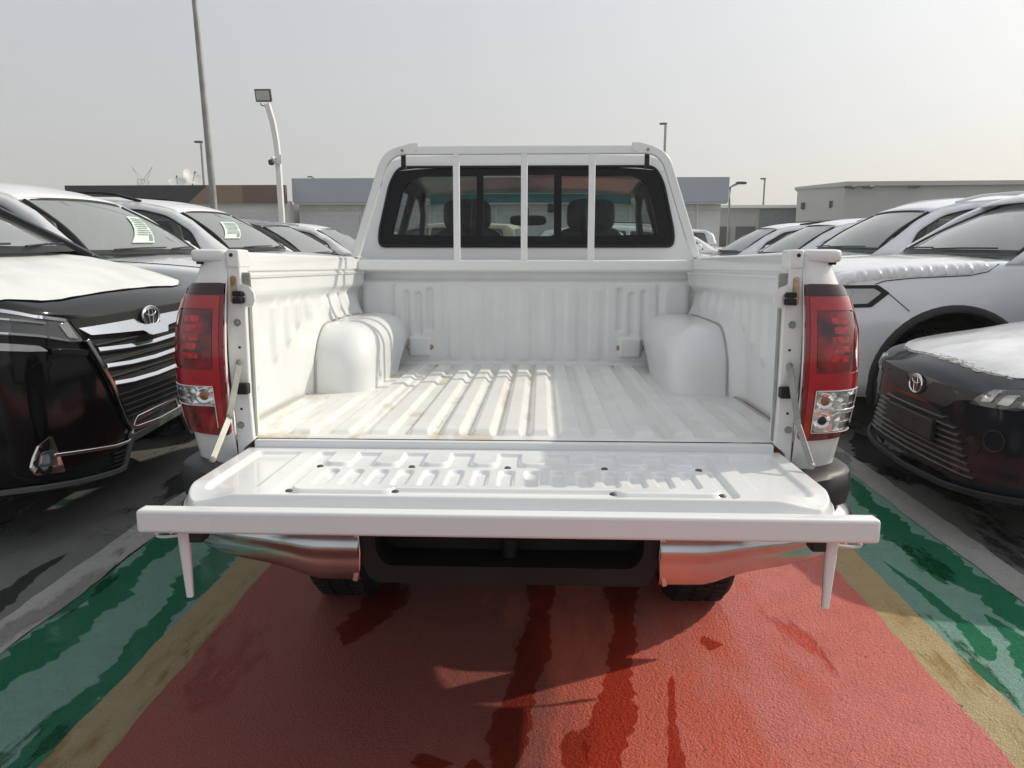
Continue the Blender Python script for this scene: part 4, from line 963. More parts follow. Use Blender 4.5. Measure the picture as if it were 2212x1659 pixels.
# head lamps and lower front
hl = [(-.565,.955),(-.655,1.075),(-.80,1.105),(-.90,1.15),(-.955,1.165),(-.965,1.08),(-.93,1.03),(-.80,1.005),(-.66,.965)]
for q in front_patch(mpv, bv, hl, 'head_lamp', LAMPDK, .006, .03, True):
    sg = 1 if q.data.vertices[0].co.y > 0 else -1
    fl = lambda pl: [(-a*sg if sg > 0 else a, b) for a, b in pl]
    front_patch(q, bv, fl([(-.60,.972),(-.66,.985),(-.70,1.05),(-.655,1.06)]), 'lamp_reflector', LAMPGL, .010, .02)
    front_patch(q, bv, fl([(-.66,1.072),(-.80,1.103),(-.95,1.16),(-.95,1.145),(-.80,1.090),(-.665,1.060)]), 'chrome_strip', CHROME, .012, .02, fil=0)
    front_patch(q, bv, fl([(-.66,.975),(-.80,1.015),(-.93,1.045),(-.93,1.036),(-.80,1.005),(-.66,.966)]), 'chrome_strip', CHROME, .012, .02, fil=0)
    front_patch(q, bv, fl([(-.76,1.066),(-.93,1.110),(-.93,1.102),(-.76,1.058)]), 'chrome_strip', CHROME, .012, .02, fil=0)
front_patch(mpv, bv, [(-.765,.935),(-.80,.965),(-.95,1.0),(-.955,.965),(-.85,.945)], 'turn_signal', LAMPGL, .006, .02, True)
front_bar(mpv, bv, [(-.56,.90),(-.70,.925),(-.76,.93)], 'chrome_wing', PBLK, .03, .01, True)
front_bar(mpv, bv, [(-.80,.452),(-.44,.398),(0,.374),(.44,.398),(.80,.452)], 'chrome_bumper_strip', CHROME, .017, .014)
front_patch(mpv, bv, [(-.45,.372),(0,.350),(.45,.372),(.42,.285),(0,.265),(-.42,.285)], 'lower_grille', BLACK, .004)
for k in range(4): front_bar(mpv, bv, [(-.44,.355-.02*k),(0,.335-.02*k),(.44,.355-.02*k)], 'lower_slat', DARKPL, .008, .010, rect=(.015,.007))
for q in front_patch(mpv, bv, [(-.795,.545),(-.845,.51),(-.878,.41),(-.868,.375),(-.755,.36),(-.77,.45)], 'fog_lamp_bezel', CHROME, .008, .02, True):
    sg = 1 if q.data.vertices[0].co.y > 0 else -1
    front_patch(q, bv, [(a*sg, b) for a, b in [(.785,.48),(.838,.475),(.855,.41),(.785,.40)]], 'fog_lamp', LAMPDK, .013, .02)
    front_patch(q, bv, [(a*sg, b) for a, b in [(.815,.465),(.838,.465),(.850,.418),(.815,.418)]], 'fog_reflector', LAMPGL, .017, .015)
front_bar(mpv, bv, [(-.97,.345),(-.93,.325),(-.5,.272),(0,.245),(.5,.272),(.93,.325),(.97,.345)], 'bumper_lip', P('lip_grey', (.09,.10,.105), .25, coat=.5), .024, .020)
front_patch(mpv, bv, [(-.755,.885),(-.80,.895),(-.835,.88),(-.835,.865),(-.76,.862)], 'washer_cover', PBLK, .006, .02, True)
# --- white estate cars (large off-roaders)
SUVQ = dict(hw=.955, tum=.46, zb=1.30, zA=1.345, sA=1.14, sT=1.72, zT=1.735, bow=.17, crown=.05,
    outline=[(1.02,1.28),(1.30,1.47),(1.55,1.65),(1.78,1.765),(2.1,1.83),(2.6,1.87),(3.6,1.88),(4.5,1.83),(4.72,1.72),(4.86,1.28)],
    wins=[round_poly([(1.42,1.345),(2.42,1.345),(2.42,1.765),(2.1,1.755),(1.82,1.69),(1.55,1.53)], [.02,.03,.03,.08,.08,.05]), round_poly([(2.52,1.345),(3.5,1.345),(3.5,1.785),(2.52,1.775)], .04), round_poly([(3.6,1.345),(4.5,1.345),(4.4,1.73),(3.6,1.785)], .06)],
    top=[(1.72,1.737),(1.78,1.765),(1.92,1.80),(2.1,1.83),(2.6,1.87),(3.6,1.88),(4.5,1.83),(4.72,1.72)], rear=(4.86,1.28), mirror=(1.55,1.365))
SUVST = [(0,.72,.42,1.06,1.09,.05),(.03,.82,.36,1.135,1.165,.05),(.09,.90,.33,1.185,1.215,.05),(.2,.945,.32,1.22,1.25,.06),(.45,.965,.32,1.25,1.285,.06),(.9,.975,.33,1.28,1.32,.07),(1.25,.98,.34,1.295,1.33,.07),(1.6,.98,.34,1.30,1.31,.06),(3.2,.98,.34,1.30,1.31,.06),(4.6,.97,.36,1.29,1.30,.06),(4.85,.93,.4,1.25,1.27,.08),(4.93,.86,.45,1.15,1.2,.08)]
def body_gaps(r, bvh, yb, s1, sd1, sd2, zt):
    for sg in (1, -1):
        f = cast_map(bvh, .001, 'z'); m = MB(); m.tube([f(-s, sg*yb*(.80+.20*min(1, (s-.08)/.25))) for s in np.linspace(.08, s1, 14)], .004, 5); m.build('bonnet_gap', BLACK, r)
        f = cast_map(bvh, .001, 'y' if sg > 0 else '-y')
        for sd in (sd1, sd2):
            m = MB(); m.tube([f(-sd - (.05 if sd == sd1 else 0)*sin(z*3), z) for z in np.linspace(.56, zt, 9)], .004, 5); m.build('door_gap', BLACK, r)
            m = MB(); f2 = cast_map(bvh, .018, 'y' if sg > 0 else '-y'); m.tube([f2(-sd-.70-.03*k, zt-.17) for k in range(7)], rect=(.014, .024)); m.build('door_handle', CHROME, r, bevel=.004)
def shifted(q):
    d = q.get('shift', 0.)
    if d:
        q = dict(q); mv = lambda L_: [(a+d, b) for a, b in L_]
        q['outline'] = mv(q['outline']); q['top'] = mv(q['top']); q['wins'] = [mv(w_) for w_ in q['wins']]
        q['sA'] += d; q['sT'] += d; q['rear'] = (q['rear'][0]+d*.3, q['rear'][1]); q['mirror'] = (q['mirror'][0]+d, q['mirror'][1])
    return q
def suv(name, x, y, rz, label, paint, group, rail=None, paper=None, film=None, scale=1., **k):
    r = empty(name, (x, y, 0), label, 'off-roader', rot=(0, 0, rz), group=group); r.scale = (1, 1, scale)
    b, bvh = car_body(r, SUVST, paint, [(.93,.42,.55),(3.78,.42,.55)])
    four_wheels(r, .93, 3.78, .975, .40, .27)
    q = dict(SUVQ); q['rail'] = rail; q['paper'] = paper; q.update(k); q = shifted(q)
    cabin(r, q, paint, 1.30)
    for sx in (.93, 3.78):
        for sg in (1, -1):
            bw = .992
            m = MB(); rows = []
            for a in np.linspace(-.25, pi+.25, 30):
                c_, s_ = cos(a), sin(a); rows.append([(-sx+R*c_, sg*yy, .42+R*s_) for R, yy in ((.575,bw-.055),(.575,bw-.012),(.56,bw),(.525,bw),(.51,bw-.015),(.51,bw-.22))])
            m.rows(rows); m.build('arch_flare', DARKPL, r, smooth=45)
    m = MB(); m.bx(-3.3, -1.42, -.99, .99, .34, .52); m.build('sill_cladding', DARKPL, r, bevel=.02)
    front_patch(r, bvh, [(-.62,1.02),(.62,1.02),(.60,.62),(-.60,.62)], 'grille', DARKPL, .01)
    body_gaps(r, bvh, .82, 1.12, 1.45, 2.47, 1.27)
    for k_ in range(4): front_bar(r, bvh, [(-.58,.69+.085*k_),(.58,.69+.085*k_)], 'grille_slat', CHROME, .03, .02)
    m = MB(); m.bx(-.30, .03, -.80, .80, .36, .56); m.build('front_bumper', DARKPL, r, bevel=.04)
    return r, bvh
def side_lamp(r, bvh, sg):
    """head lamp wrapping the corner, cast from the flank"""
    ax = 'y' if sg > 0 else '-y'
    def mp(off):
        f = cast_map(bvh, off, ax); return f
    pl = [(-.46,1.075),(-.38,1.13),(-.05,1.125),(-.035,1.04),(-.10,.965),(-.34,.975)]
    m = MB(); sheet(m, round_poly(pl, .012), mp(.006), d=.03); a = m.build('head_lamp', BLACK, r, smooth=60)
    m = MB(); sheet(m, round_poly([(-.40,1.075),(-.35,1.105),(-.10,1.10),(-.08,1.03),(-.12,.992),(-.31,1.0)], .01), mp(.011), d=.03); m.build('lamp_lens', P('lamp_grey_lens', (.42,.43,.44), .12, coat=1.), a, smooth=60)
    m = MB(); sheet(m, round_poly([(-.22,1.095),(-.08,1.09),(-.07,1.03),(-.10,1.01),(-.17,1.015)], .01), mp(.015), d=.03); m.build('lamp_reflector', LAMPGL, a, smooth=60)
GL = 'cars parked along the left side'; GR_ = 'cars parked along the right side'
suv('parked_off_roader', -2.08, 6.30, 0, 'white off-roader with a price sheet on its windscreen, directly behind the black minivan', PW, GL, rail=None, paper=[(-.45,.17),(-.10,.17),(.56,.70),(.22,.70)])
suv('parked_off_roader', -2.10, 8.86, 0, 'white off-roader with black roof rails and a sheet in its windscreen corner', PW, GL, rail=(BLACKGL,2.15,4.3,.05), paper=[(-.93,.28),(-.62,.28),(-.02,.72),(-.50,.72)])
# right row
sr, sbv = suv('parked_off_roader', 1.98, 6.47, pi, 'silvery white off-roader with wrinkled film along its bonnet edge and black wheel arches', PSIL, GR_, shift=.22, sT=1.85)
side_lamp(sr, sbv, 1)
# wrinkled film strip along the near bonnet edge (car's left, faces the camera)
rows = []; r_ = random.Random(5)
for s in np.linspace(.06, 1.12, 150):
    zt = 1.19+.115*min(1, s/.5)*.6+.05*s; f = cast_map(sbv, .0, 'z')
    top_ = f(-s, .80); k = .010*(sin(s*71)+.7*sin(s*113+1.3)+.5*sin(s*41)); row = []
    for j, (yy, dz) in enumerate(((.55,0),(.72,0),(.83,0),(.895,0))):
        p = f(-s, yy); row.append(p+Vector((0,0,.005)))
    e = row[-1]; zb_ = float(np.interp(s, [.06,.20,.35,.56,1.0,1.12], [1.115,1.15,1.175,1.195,1.215,1.255]))
    for j in range(1, 7):
        t = j/6; zz = e[2]-.004+(zb_-e[2])*t; h_ = sbv.ray_cast(Vector((-s, 3, zz)), Vector((0, -1, 0)))[0]; yy = h_[1] if h_ else e[1]
        row.append((e[0]+.004*sin(s*50+j), yy+.008+max(k*sin(pi*min(1,t*.9)), -.004), zz))
    rows.append(row)
MB().rows(rows).build('bonnet_film', P('wrinkled_film', (.70,.71,.74), .22, coat=.5, var=.03), sr, smooth=70)
m = MB(); fz = cast_map(sbv, .003, 'y')
m.tube([fz(-s, z) for s, z in ((.36,1.135),(.42,1.158),(.6,1.178),(1.0,1.198),(1.12,1.225),(1.20,1.275))], .0035, 5); m.tube([fz(-s, z) for s, z in ((.45,1.075),(.60,.95))], .003, 5); m.build('panel_gap', BLACK, sr)
suv('parked_off_roader', 2.06, 8.97, pi, 'white off-roader with silver roof rails, second in the right row beyond the wrapped bonnet', PSIL, GR_, rail=(PSIL,2.2,4.3,.04), shift=.22)
# --- smaller crossovers further down both rows
CROSSQ = dict(hw=.915, tum=.46, zb=1.20, zA=1.245, sA=1.10, sT=1.72, zT=1.635, bow=.17, crown=.05,
    outline=[(.95,1.18),(1.25,1.37),(1.5,1.53),(1.75,1.645),(2.1,1.70),(2.6,1.72),(3.4,1.70),(4.1,1.62),(4.6,1.18)],
    wins=[round_poly([(1.36,1.25),(2.35,1.25),(2.35,1.63),(2.1,1.625),(1.80,1.575),(1.5,1.41)], [.02,.03,.03,.08,.08,.05]), round_poly([(2.45,1.25),(3.3,1.25),(3.3,1.62),(2.45,1.635)], .04), round_poly([(3.38,1.26),(4.2,1.30),(3.95,1.56),(3.38,1.615)], .06)],
    top=[(1.71,1.63),(1.75,1.645),(1.9,1.675),(2.1,1.70),(2.6,1.72),(3.4,1.70),(4.1,1.62)], rear=(4.6,1.18), mirror=(1.50,1.30))
CST = [(0,.66,.34,.80,.84,.06),(.04,.76,.30,.88,.92,.07),(.12,.84,.28,.95,.99,.08),(.3,.90,.27,1.02,1.07,.10),(.7,.925,.27,1.11,1.16,.10),(1.1,.93,.28,1.17,1.22,.09),(1.5,.935,.28,1.20,1.215,.06),(4.2,.92,.30,1.19,1.2,.06),(4.55,.88,.34,1.14,1.16,.08),(4.65,.82,.38,1.05,1.1,.08)]
def crossover(x, y, rz, label, paint, group, rail=None, **k):
    r = empty('parked_crossover', (x, y, 0), label, 'crossover', rot=(0, 0, rz), group=group)
    b, bvh = car_body(r, CST, paint, [(.90,.35,.42),(3.6,.35,.42)]); four_wheels(r, .90, 3.6, .925, .35, .23)
    body_gaps(r, bvh, .78, 1.0, 1.40, 2.40, 1.16)
    q = dict(CROSSQ); q['rail'] = rail; q.update(k); cabin(r, q, paint, 1.2)
    front_patch(r, bvh, [(-.55,.78),(.55,.78),(.45,.45),(-.45,.45)], 'grille', DARKPL, .01)
    front_patch(r, bvh, [(-.60,.86),(-.84,.90),(-.86,.82),(-.62,.78)], 'head_lamp', LAMPGL, .01, .03, True)
    return r
crossover(-2.18, 11.44, 0, 'dark brownish crossover with a dark door mirror, between white cars in the left row', PDUST, GL)
crossover(-2.20, 14.10, 0, 'white crossover at the far end of the left row, partly behind the cab', PW, GL, rail=(PSIL,2.0,3.9,.02), zA=1.225)
crossover(2.30, 11.55, pi, 'white crossover third in the right row, its mirror just above the bed rail', PSIL, GR_, rail=(PSIL,2.0,3.9,.03))
crossover(2.28, 14.15, pi, 'white crossover farthest along the right row with a greenish windscreen', PSIL, GR_, rail=(BLACKGL,2.1,3.9,.02), paper=None)
# --- dark saloon, front right
CX_, CYY = 2.05, 4.18
sal = empty('parked_saloon', (CX_, CYY, 0), 'dark grey saloon with crumpled film on its bonnet and a blank number plate', 'saloon', rot=(0, 0, pi), group=GR_)
SST = [(0,.44,.24,.70,.735,.06),(.02,.56,.22,.725,.765,.06),(.07,.68,.21,.745,.80,.07),(.13,.76,.21,.77,.83,.08),(.22,.83,.21,.80,.865,.10),(.38,.885,.21,.835,.905,.12),(.7,.91,.21,.885,.96,.12),(1.1,.92,.20,.94,1.0,.10),(1.5,.92,.20,.97,1.0,.08),(3.6,.92,.20,.98,1.0,.08),(4.6,.88,.24,.98,1.02,.1),(4.85,.80,.3,.9,.95,.1)]
b, sv = car_body(sal, SST, PDGR, [(.98,.33,.40),(3.80,.33,.40)]); four_wheels(sal, .98, 3.80, .92, .33, .22)
cabin(sal, dict(hw=.89, tum=.36, zb=.97, zA=1.0, sA=1.25, sT=2.15, zT=1.38, bow=.22, crown=.04,
    outline=[(1.1,.96),(1.6,1.17),(2.1,1.37),(2.5,1.415),(3.1,1.41),(3.7,1.30),(4.3,.98)],
    wins=[round_poly([(1.6,1.02),(2.65,1.02),(2.65,1.35),(2.2,1.34),(1.75,1.16)], .04), round_poly([(2.73,1.02),(3.7,1.03),(3.5,1.25),(3.1,1.35),(2.73,1.35)], .05)],
    top=[(2.08,1.365),(2.2,1.39),(2.5,1.415),(3.1,1.41),(3.7,1.30)], rear=(4.3,.98), mirror=(1.7,1.02)), PDGR, .97)
def sfilm(u, v):
    p = cast_map(sv, .006, 'z')(u, v); k = .002*sin(u*11+v*5)*sin(v*9)
    return p + Vector((.0, 0, k))
m = MB(); sheet(m, [(-.10,.0),(-.11,.35),(-.16,.55),(-.25,.70),(-.4,.80),(-1.1,.84),(-1.22,.5),(-1.3,0),(-1.22,-.5),(-1.1,-.84),(-.4,-.80),(-.25,-.70),(-.16,-.55),(-.11,-.35)], sfilm, d=.025); m.build('bonnet_film', FILMCLEAR, sal, smooth=60)
rows = []; r_ = random.Random(9)
for t in np.linspace(-1, 1, 140):
    y = t*.66; x = float(np.interp(abs(y), [0,.35,.55,.66], [-.095,-.105,-.155,-.235])); p = cast_map(sv, .01, 'z')(x-.02, y); row = []
    for j in range(7):
        a = j/6; w_ = .35+.65*abs(sin(y*3.1+1.2)); row.append((p[0]-.03+.05*a+.006*sin(y*61+j*2.1)*w_, y+.005*sin(y*97+j*2), p[2]-.008+.012*sin(a*pi)*w_+.005*sin(y*143+j*2.7)*sin(a*pi)-.012*a))
    rows.append(row)
MB().rows(rows).build('film_edge', CRUMP, sal, smooth=80)
def snose(off):
    xs_, ys_ = [0,.20,.44,.56,.68,.76,.83], [0,.006,.022,.045,.095,.155,.25]
    return lambda y, z: Vector((.016 - float(pchip(xs_, ys_, np.array([min(abs(y), .83)]))[0]) - .10*max(0, z-.66) + off, y, z))
emblem(sal, sv, 0, .674, .135, .095)
front_patch(sal, sv, [(-.66,.735),(-.50,.725),(-.15,.712),(-.09,.645),(0,.615),(.09,.645),(.15,.712),(.50,.725),(.66,.735),(.66,.715),(.40,.665),(.30,.61),(-.30,.61),(-.40,.665),(-.66,.715)], 'upper_grille', DARKPL, .004)
front_patch(sal, sv, [(-.48,.665),(-.56,.742),(-.80,.79),(-.83,.735),(-.70,.675)], 'head_lamp', LAMPDK, .006, .03, True)
for k in range(3): front_patch(sal, sv, [(-.55-.075*k,.690),(-.57-.075*k,.735),(-.615-.075*k,.742),(-.60-.075*k,.694)], 'lamp_reflector', LAMPGL, .012, .02, True)
lg = front_patch(sal, snose, [(-.43,.525),(-.22,.585),(.22,.585),(.43,.525),(.60,.315),(.50,.275),(-.50,.275),(-.60,.315)], 'lower_grille', BLACK, .004)[0]
for k in range(9):
    z = .555-.030*k; ye = float(np.interp(z, [.30,.525,.585], [.58,.42,.22])); front_bar(lg, snose, [(-ye,z),(ye,z)], 'grille_slat', PDUST, .010, .012, rect=(.02,.010))
m = MB(); m.bx(.020, .050, -.262, .262, .420, .532); pl_ = m.build('number_plate', DARKPL, sal, bevel=.006)
m = MB()
for y in (-.09, .09): m.bx(.048, .0512, y-.025, y+.025, .49, .505)
m.build('plate_slot', BLACK, pl_)
front_patch(sal, sv, [(-.49,.50),(-.53,.52),(-.58,.47),(-.56,.42)], 'bumper_vent', BLACK, .004, .02, True)
for sg in (1, -1):
    m = MB(); f = cast_map(sv, .004); m.tube([f(sg*.64+.045*cos(t), .52+.05*sin(t)) for t in np.linspace(0, 2*pi, 25)[:-1]], .004, 5, closed=True); m.build('sensor_ring', DARKPL, sal)
front_bar(sal, snose, [(-.80,.275),(-.62,.255),(-.40,.235),(0,.222),(.40,.235),(.62,.255),(.80,.275)], 'bumper_lip', DARKPL, .03, .03)
# ---------------------------------------------------------------- buildings across the yard
WALLP = P('shed_wall', (.74,.74,.71), .7, var=.05, vscale=.6)
WALLG = P('grey_cladding', (.52,.525,.51), .7, var=.03, vscale=.4)
FBLUE = P('blue_grey_fascia', (.40,.44,.50), .5, var=.03, vscale=.3)
FDARK = P('dark_fascia', (.020,.022,.028), .5, var=.05)
FBROWN = P('brown_fascia', (.155,.09,.066), .5, var=.06, vscale=.5)
FTAN = P('tan_fascia', (.26,.17,.11), .5, var=.05)
ROOFW = P('white_fascia', (.86,.85,.81), .6, var=.02)
GLASSD = P('shop_glazing', (.10,.11,.115), .15, coat=.5, var=.2, vscale=.5)
SHUT = P('roller_shutter', (.62,.63,.64), .55, var=.04)
METG = P('galvanised_pole', (.30,.30,.29), .5, metal=.4, var=.1, vscale=3)
WHP = P('white_pole', (.74,.74,.72), .4, var=.02)
DKM = P('dark_metal', (.05,.05,.055), .5)
def grooves(mb, x0, x1, y, z0, z1, n):
    for k in range(1, n):
        z = z0+(z1-z0)*k/n; mb.bx(x0, x1, y-.02, y, z-.02, z+.02)
# left shed: dark and brown fascia over white shutters
Y0 = 45.
b1 = empty('shop_building', (-21, Y0, 0), 'low shop building with black, tan and brown fascia above white shutters', 'building')
def bb(mb, name, mat, p, Y=Y0, X=-21, **k): return mb.build(name, mat, p, off=(-X, -Y, 0), **k)
m = MB(); m.bx(-27.4, -14.75, Y0+.15, Y0+14, 0, 3.75); bb(m, 'wall', WALLP, b1)
m = MB(); m.prism([(-27.6,3.62),(-20.4,3.62),(-19.2,4.62),(-27.6,4.62)], Y0-.25, Y0+.1, 1); bb(m, 'black_fascia', FDARK, b1)
m = MB(); m.prism([(-20.4,3.62),(-17.2,3.62),(-17.2,4.62),(-19.2,4.62)], Y0-.25, Y0+.1, 1); bb(m, 'tan_fascia', FTAN, b1)
m = MB(); m.bx(-17.2, -14.72, Y0-.25, Y0+.1, 3.62, 4.62); bb(m, 'brown_fascia', FBROWN, b1)
for x0 in (-26.8, -23.7, -20.6, -17.6):
    m = MB(); m.bx(x0, x0+2.6, Y0+.06, Y0+.14, 0, 3.1); grooves(m, x0, x0+2.6, Y0+.06, 0, 3.1, 12); bb(m, 'roller_shutter', SHUT, b1)
m = MB(); m.tube([(-15.1, Y0-.1, 3.6), (-15.1, Y0-.1, 0)], .06, 8); bb(m, 'down_pipe', WHP, b1)
# long shed with blue-grey fascia behind the pickup
Y1 = 46.
b2 = empty('long_shed', (0, Y1, 0), 'long white shed with a blue grey fascia, standing behind the pickup cab', 'building')
m = MB(); m.bx(-14.4, 10.35, Y1+.2, Y1+16, 0, 3.9); m.build('wall', WALLP, b2, off=(0, -Y1, 0))
m = MB(); m.bx(-14.55, 10.62, Y1-.5, Y1+.15, 3.66, 5.04); m.build('blue_grey_fascia', FBLUE, b2, off=(0, -Y1, 0))
m = MB(); m.bx(-14.5, 10.58, Y1-.45, Y1+.15, 3.57, 3.64); m.build('soffit', WHP, b2, off=(0, -Y1, 0))
for x0 in np.arange(-14, 9, 3.9):
    m = MB(); m.bx(x0, x0+3.2, Y1+.10, Y1+.19, 0, 3.0); grooves(m, x0, x0+3.2, Y1+.10, 0, 3.0, 10); m.build('roller_shutter', SHUT, b2, off=(0, -Y1, 0))
    m = MB(); m.tube([(x0+3.5, Y1+.1, 3.6), (x0+3.5, Y1+.1, 2.0), (x0+3.75, Y1+.1, 1.6), (x0+3.75, Y1+.1, 0)], .07, 8); m.build('down_pipe', WHP, b2, off=(0, -Y1, 0))
m = MB(); m.bx(-14.4, 10.5, Y1+.15, Y1+.19, 3.2, 3.26); m.build('wall_trim', SHUT, b2, off=(0, -Y1, 0))
# low glazed unit between the sheds
Y2 = 62.
b3 = empty('low_unit', (18, Y2, 0), 'low unit with grey blue glazing in the gap between two sheds', 'building')
m = MB(); m.bx(12.5, 24., Y2+.3, Y2+12, 0, 4.0); m.build('wall', WALLG, b3, off=(-18, -Y2, 0))
m = MB(); m.bx(12.3, 24.2, Y2-.4, Y2+12.3, 4.0, 4.22); m.build('roof', ROOFW, b3, off=(-18, -Y2, 0))
m = MB(); m.bx(17.0, 23.8, Y2+.1, Y2+.28, .2, 3.9); m.build('glazing', P('blue_glazing', (.22,.25,.28), .2, coat=.5), b3, off=(-18, -Y2, 0))
for x0 in (13.2, 15.2):
    m = MB(); m.bx(x0, x0+1.5, Y2+.12, Y2+.29, .9, 2.6); m.build('window', GLASSD, b3, off=(-18, -Y2, 0))
# grey warehouse on the right
b4 = empty('grey_warehouse', (22, 47, 0), 'large grey warehouse with plain walls and a thin seam line, right background', 'building')
def wb(mb, name, mat): return mb.build(name, mat, b4, off=(-22, -47, 0))
fp = [(15.9, 50.0), (17.5, 46.5), (60, 43.0), (62, 70), (24.5, 72)]
m = MB(); m.prism(fp, 0, 4.68, 2); wb(m, 'wall', WALLG)
m = MB(); m.tube([(x, y, 4.70) for x, y in fp], rect=(.35, .14), closed=True); wb(m, 'parapet', WALLG)
m = MB(); m.tube([(15.85,49.95,2.62),(17.45,46.45,2.62),(60,42.95,2.62)], rect=(.05,.08)); wb(m, 'seam', P('seam_line', (.22,.22,.22), .7))
m = MB(); m.box((16.9, 47.75, 1.9), (.5,.12,1.4), Matrix.Rotation(radians(-63.4), 3, 'Z')); wb(m, 'door', DKM)
for x_, y_ in ((16.1,49.4),(17.1,47.4)):
    m = MB(); m.box((x_, y_, 3.6), (.2,.15,.4), Matrix.Rotation(radians(-63.4), 3, 'Z')); wb(m, 'wall_lamp', DKM)
for x_ in (17.9, 18.9, 21.5):
    m = MB(); m.tube([(x_, 46.4, 4.45), (x_-.1, 45.8, 4.52), (x_-.5, 45.6, 4.48)], .05, 6); m.box((x_-.6,45.55,4.46),(.4,.15,.14)); wb(m, 'wall_camera', DKM)
# ---------------------------------------------------------------- masts, lamps, dishes
t = empty('lamp_mast', (-10.13, 24, 0), 'tall tapered grey steel mast rising out of frame on the left', 'lamp post')
m = MB(); m.tube([(0,0,0),(-.02,0,3),(-.13,0,7),(-.3,0,13)], [.115,.105,.085,.06], 14); m.build('pole', METG, t)
m = MB(); m.lathe([(.30,0),(.30,.05),(.17,.06)], (0,0,0), (0,0,1), 16); m.build('base_plate', METG, t)
m = MB(); m.bx(-.12, .12, -.19, -.14, .9, 1.3); m.build('service_hatch', METG, t)
m = MB(); m.sbox((-.2,-.3,13.05),(.5,.18,.08),.4); m.build('lamp_head', DKM, t)
t = empty('floodlight_pole', (-5.34, 16, 0), 'white square pole with a bent top carrying a floodlight and a small camera', 'lamp post')
m = MB(); m.tube([(0,0,0),(-.03,0,3.15),(-.05,0,3.45),(-.10,0,3.80),(-.19,0,4.15)], rect=(.105,.105), up=(0,1,0)); m.build('pole', WHP, t, bevel=.01)
fl = MB(); R_ = Matrix.Rotation(radians(16), 3, 'X'); fl.box((-.24,-.06,4.30), (.32,.07,.24), R_); fo_ = fl.build('floodlight', DKM, t, bevel=.01)
m = MB(); m.box((-.24,-.099,4.292), (.27,.01,.185), R_); m.build('floodlight_glass', P('frosted_glass', (.5,.52,.5), .2, coat=.4), fo_)
m = MB(); m.tube([(-.32,-.03,4.16),(-.30,-.03,4.12),(-.24,-.03,4.10),(-.18,-.03,4.12),(-.16,-.03,4.16)], .012, 6); m.build('bracket', DKM, fo_)
m = MB(); m.bx(-.07,.07,-.09,-.06,2.98,3.16); m.tube([(-.05,-.08,3.10),(-.10,-.16,3.08)], .03, 8); cm = m.build('camera_mount', WHP, t)
m = MB(); m.sbox((-.11,-.18,3.0), (.06,.07,.06), .8); m.build('camera_dome', DKM, cm, smooth=60)
def street_lamp(x, y, h, label, arm=0., r=.07):
    t = empty('street_lamp', (x, y, 0), label, 'street lamp', group='street lamps beyond the sheds')
    m = MB(); m.tube([(0,0,0),(0,0,h*.8),(0,0,h)] + ([(arm*.6,0,h+abs(arm)*.35),(arm,0,h+abs(arm)*.45)] if arm else []), r, 8); m.build('pole', METG, t)
    m = MB(); m.sbox((arm + (math.copysign(.25, arm) if arm else -.2),0,h+abs(arm)*.5+.05), (.35,.14,.09), .5); m.build('lamp_head', DKM, t, smooth=60)
street_lamp(-27.75, 64, 9.35, 'thin street lamp just left of the tall mast, above the brown fascia', 0, .10)
street_lamp(-31.2, 108, 9.9, 'tiny street lamp poking above the brown fascia', -.5, .08)
street_lamp(10.92, 72, 11.7, 'tall thin street lamp above the right end of the blue grey fascia', 0, .11)
street_lamp(12.2, 52, 4.9, 'grey street lamp with an angled arm beside the blue grey fascia', .45, .07)
street_lamp(26.3, 95, 8.7, 'plain thin post standing behind the low glazed unit', 0, .11)
def dish(x, y, z, R, label, az, el):
    t = empty('satellite_dish', (x, y, z), label, 'satellite dish', group='satellite dishes on the shop roof')
    d = Vector((sin(az)*cos(el), -cos(az)*cos(el), sin(el)))
    m = MB(); m.lathe([(R*k, .22*R*k*k) for k in (0.001,.2,.4,.6,.8,1.)], (0,0,R*1.15), d, 28); m.build('reflector', P('dish_grey', (.50,.51,.50), .5) if 'dish_grey' not in bpy.data.materials else bpy.data.materials['dish_grey'], t, smooth=60)
    m = MB(); m.tube([(0,.1,0),(0,.1,R*1.1)], R*.07, 8); m.build('stand', DKM, t)
    c = Vector((0,0,R*1.15)); f = c + d*R*.9; m = MB(); m.tube([c - Vector((0,0,R*.9)), f], R*.03, 6); m.lathe([(R*.09,-.05),(R*.09,.05),(0,.06)], f, d, 10); m.build('feed_arm', DKM, t)
dish(-21.35, 47.5, 4.62, .56, 'larger satellite dish tilted on the black and tan fascia roof', radians(55), radians(32))
dish(-22.95, 49.0, 4.45, .52, 'smaller satellite dish facing up on the black fascia roof', radians(25), radians(55))
# lattice pylon far off, with wires
PYL = P('weathered_zinc', (.50,.50,.49), .6, var=.05)
t = empty('lattice_pylon', (-164, 320, -6.5), 'faint lattice power pylon far beyond the black fascia', 'pylon')
m = MB()
def leg(a, c): m.tube([a, c], .15, 5)
W_ = [(0,5.),(14,3.2),(24,2.0),(33,1.6)]
for (z0, w0), (z1, w1) in zip(W_[:-1], W_[1:]):
    cs = [(-1,-1),(1,-1),(1,1),(-1,1)]
    for i in range(4):
        a, c = cs[i], cs[(i+1) % 4]
        leg((a[0]*w0,a[1]*w0,z0),(a[0]*w1,a[1]*w1,z1)); leg((a[0]*w0,a[1]*w0,z0),(c[0]*w1,c[1]*w1,z1)); leg((c[0]*w0,c[1]*w0,z0),(a[0]*w1,a[1]*w1,z1)); leg((a[0]*w1,a[1]*w1,z1),(c[0]*w1,c[1]*w1,z1))
leg((0,0,33),(-4.2,0,38)); leg((0,0,33),(4.2,0,38)); leg((-1.6,0,33),(-4.2,0,38)); leg((1.6,0,33),(4.2,0,38))
m.build('lattice', PYL, t)
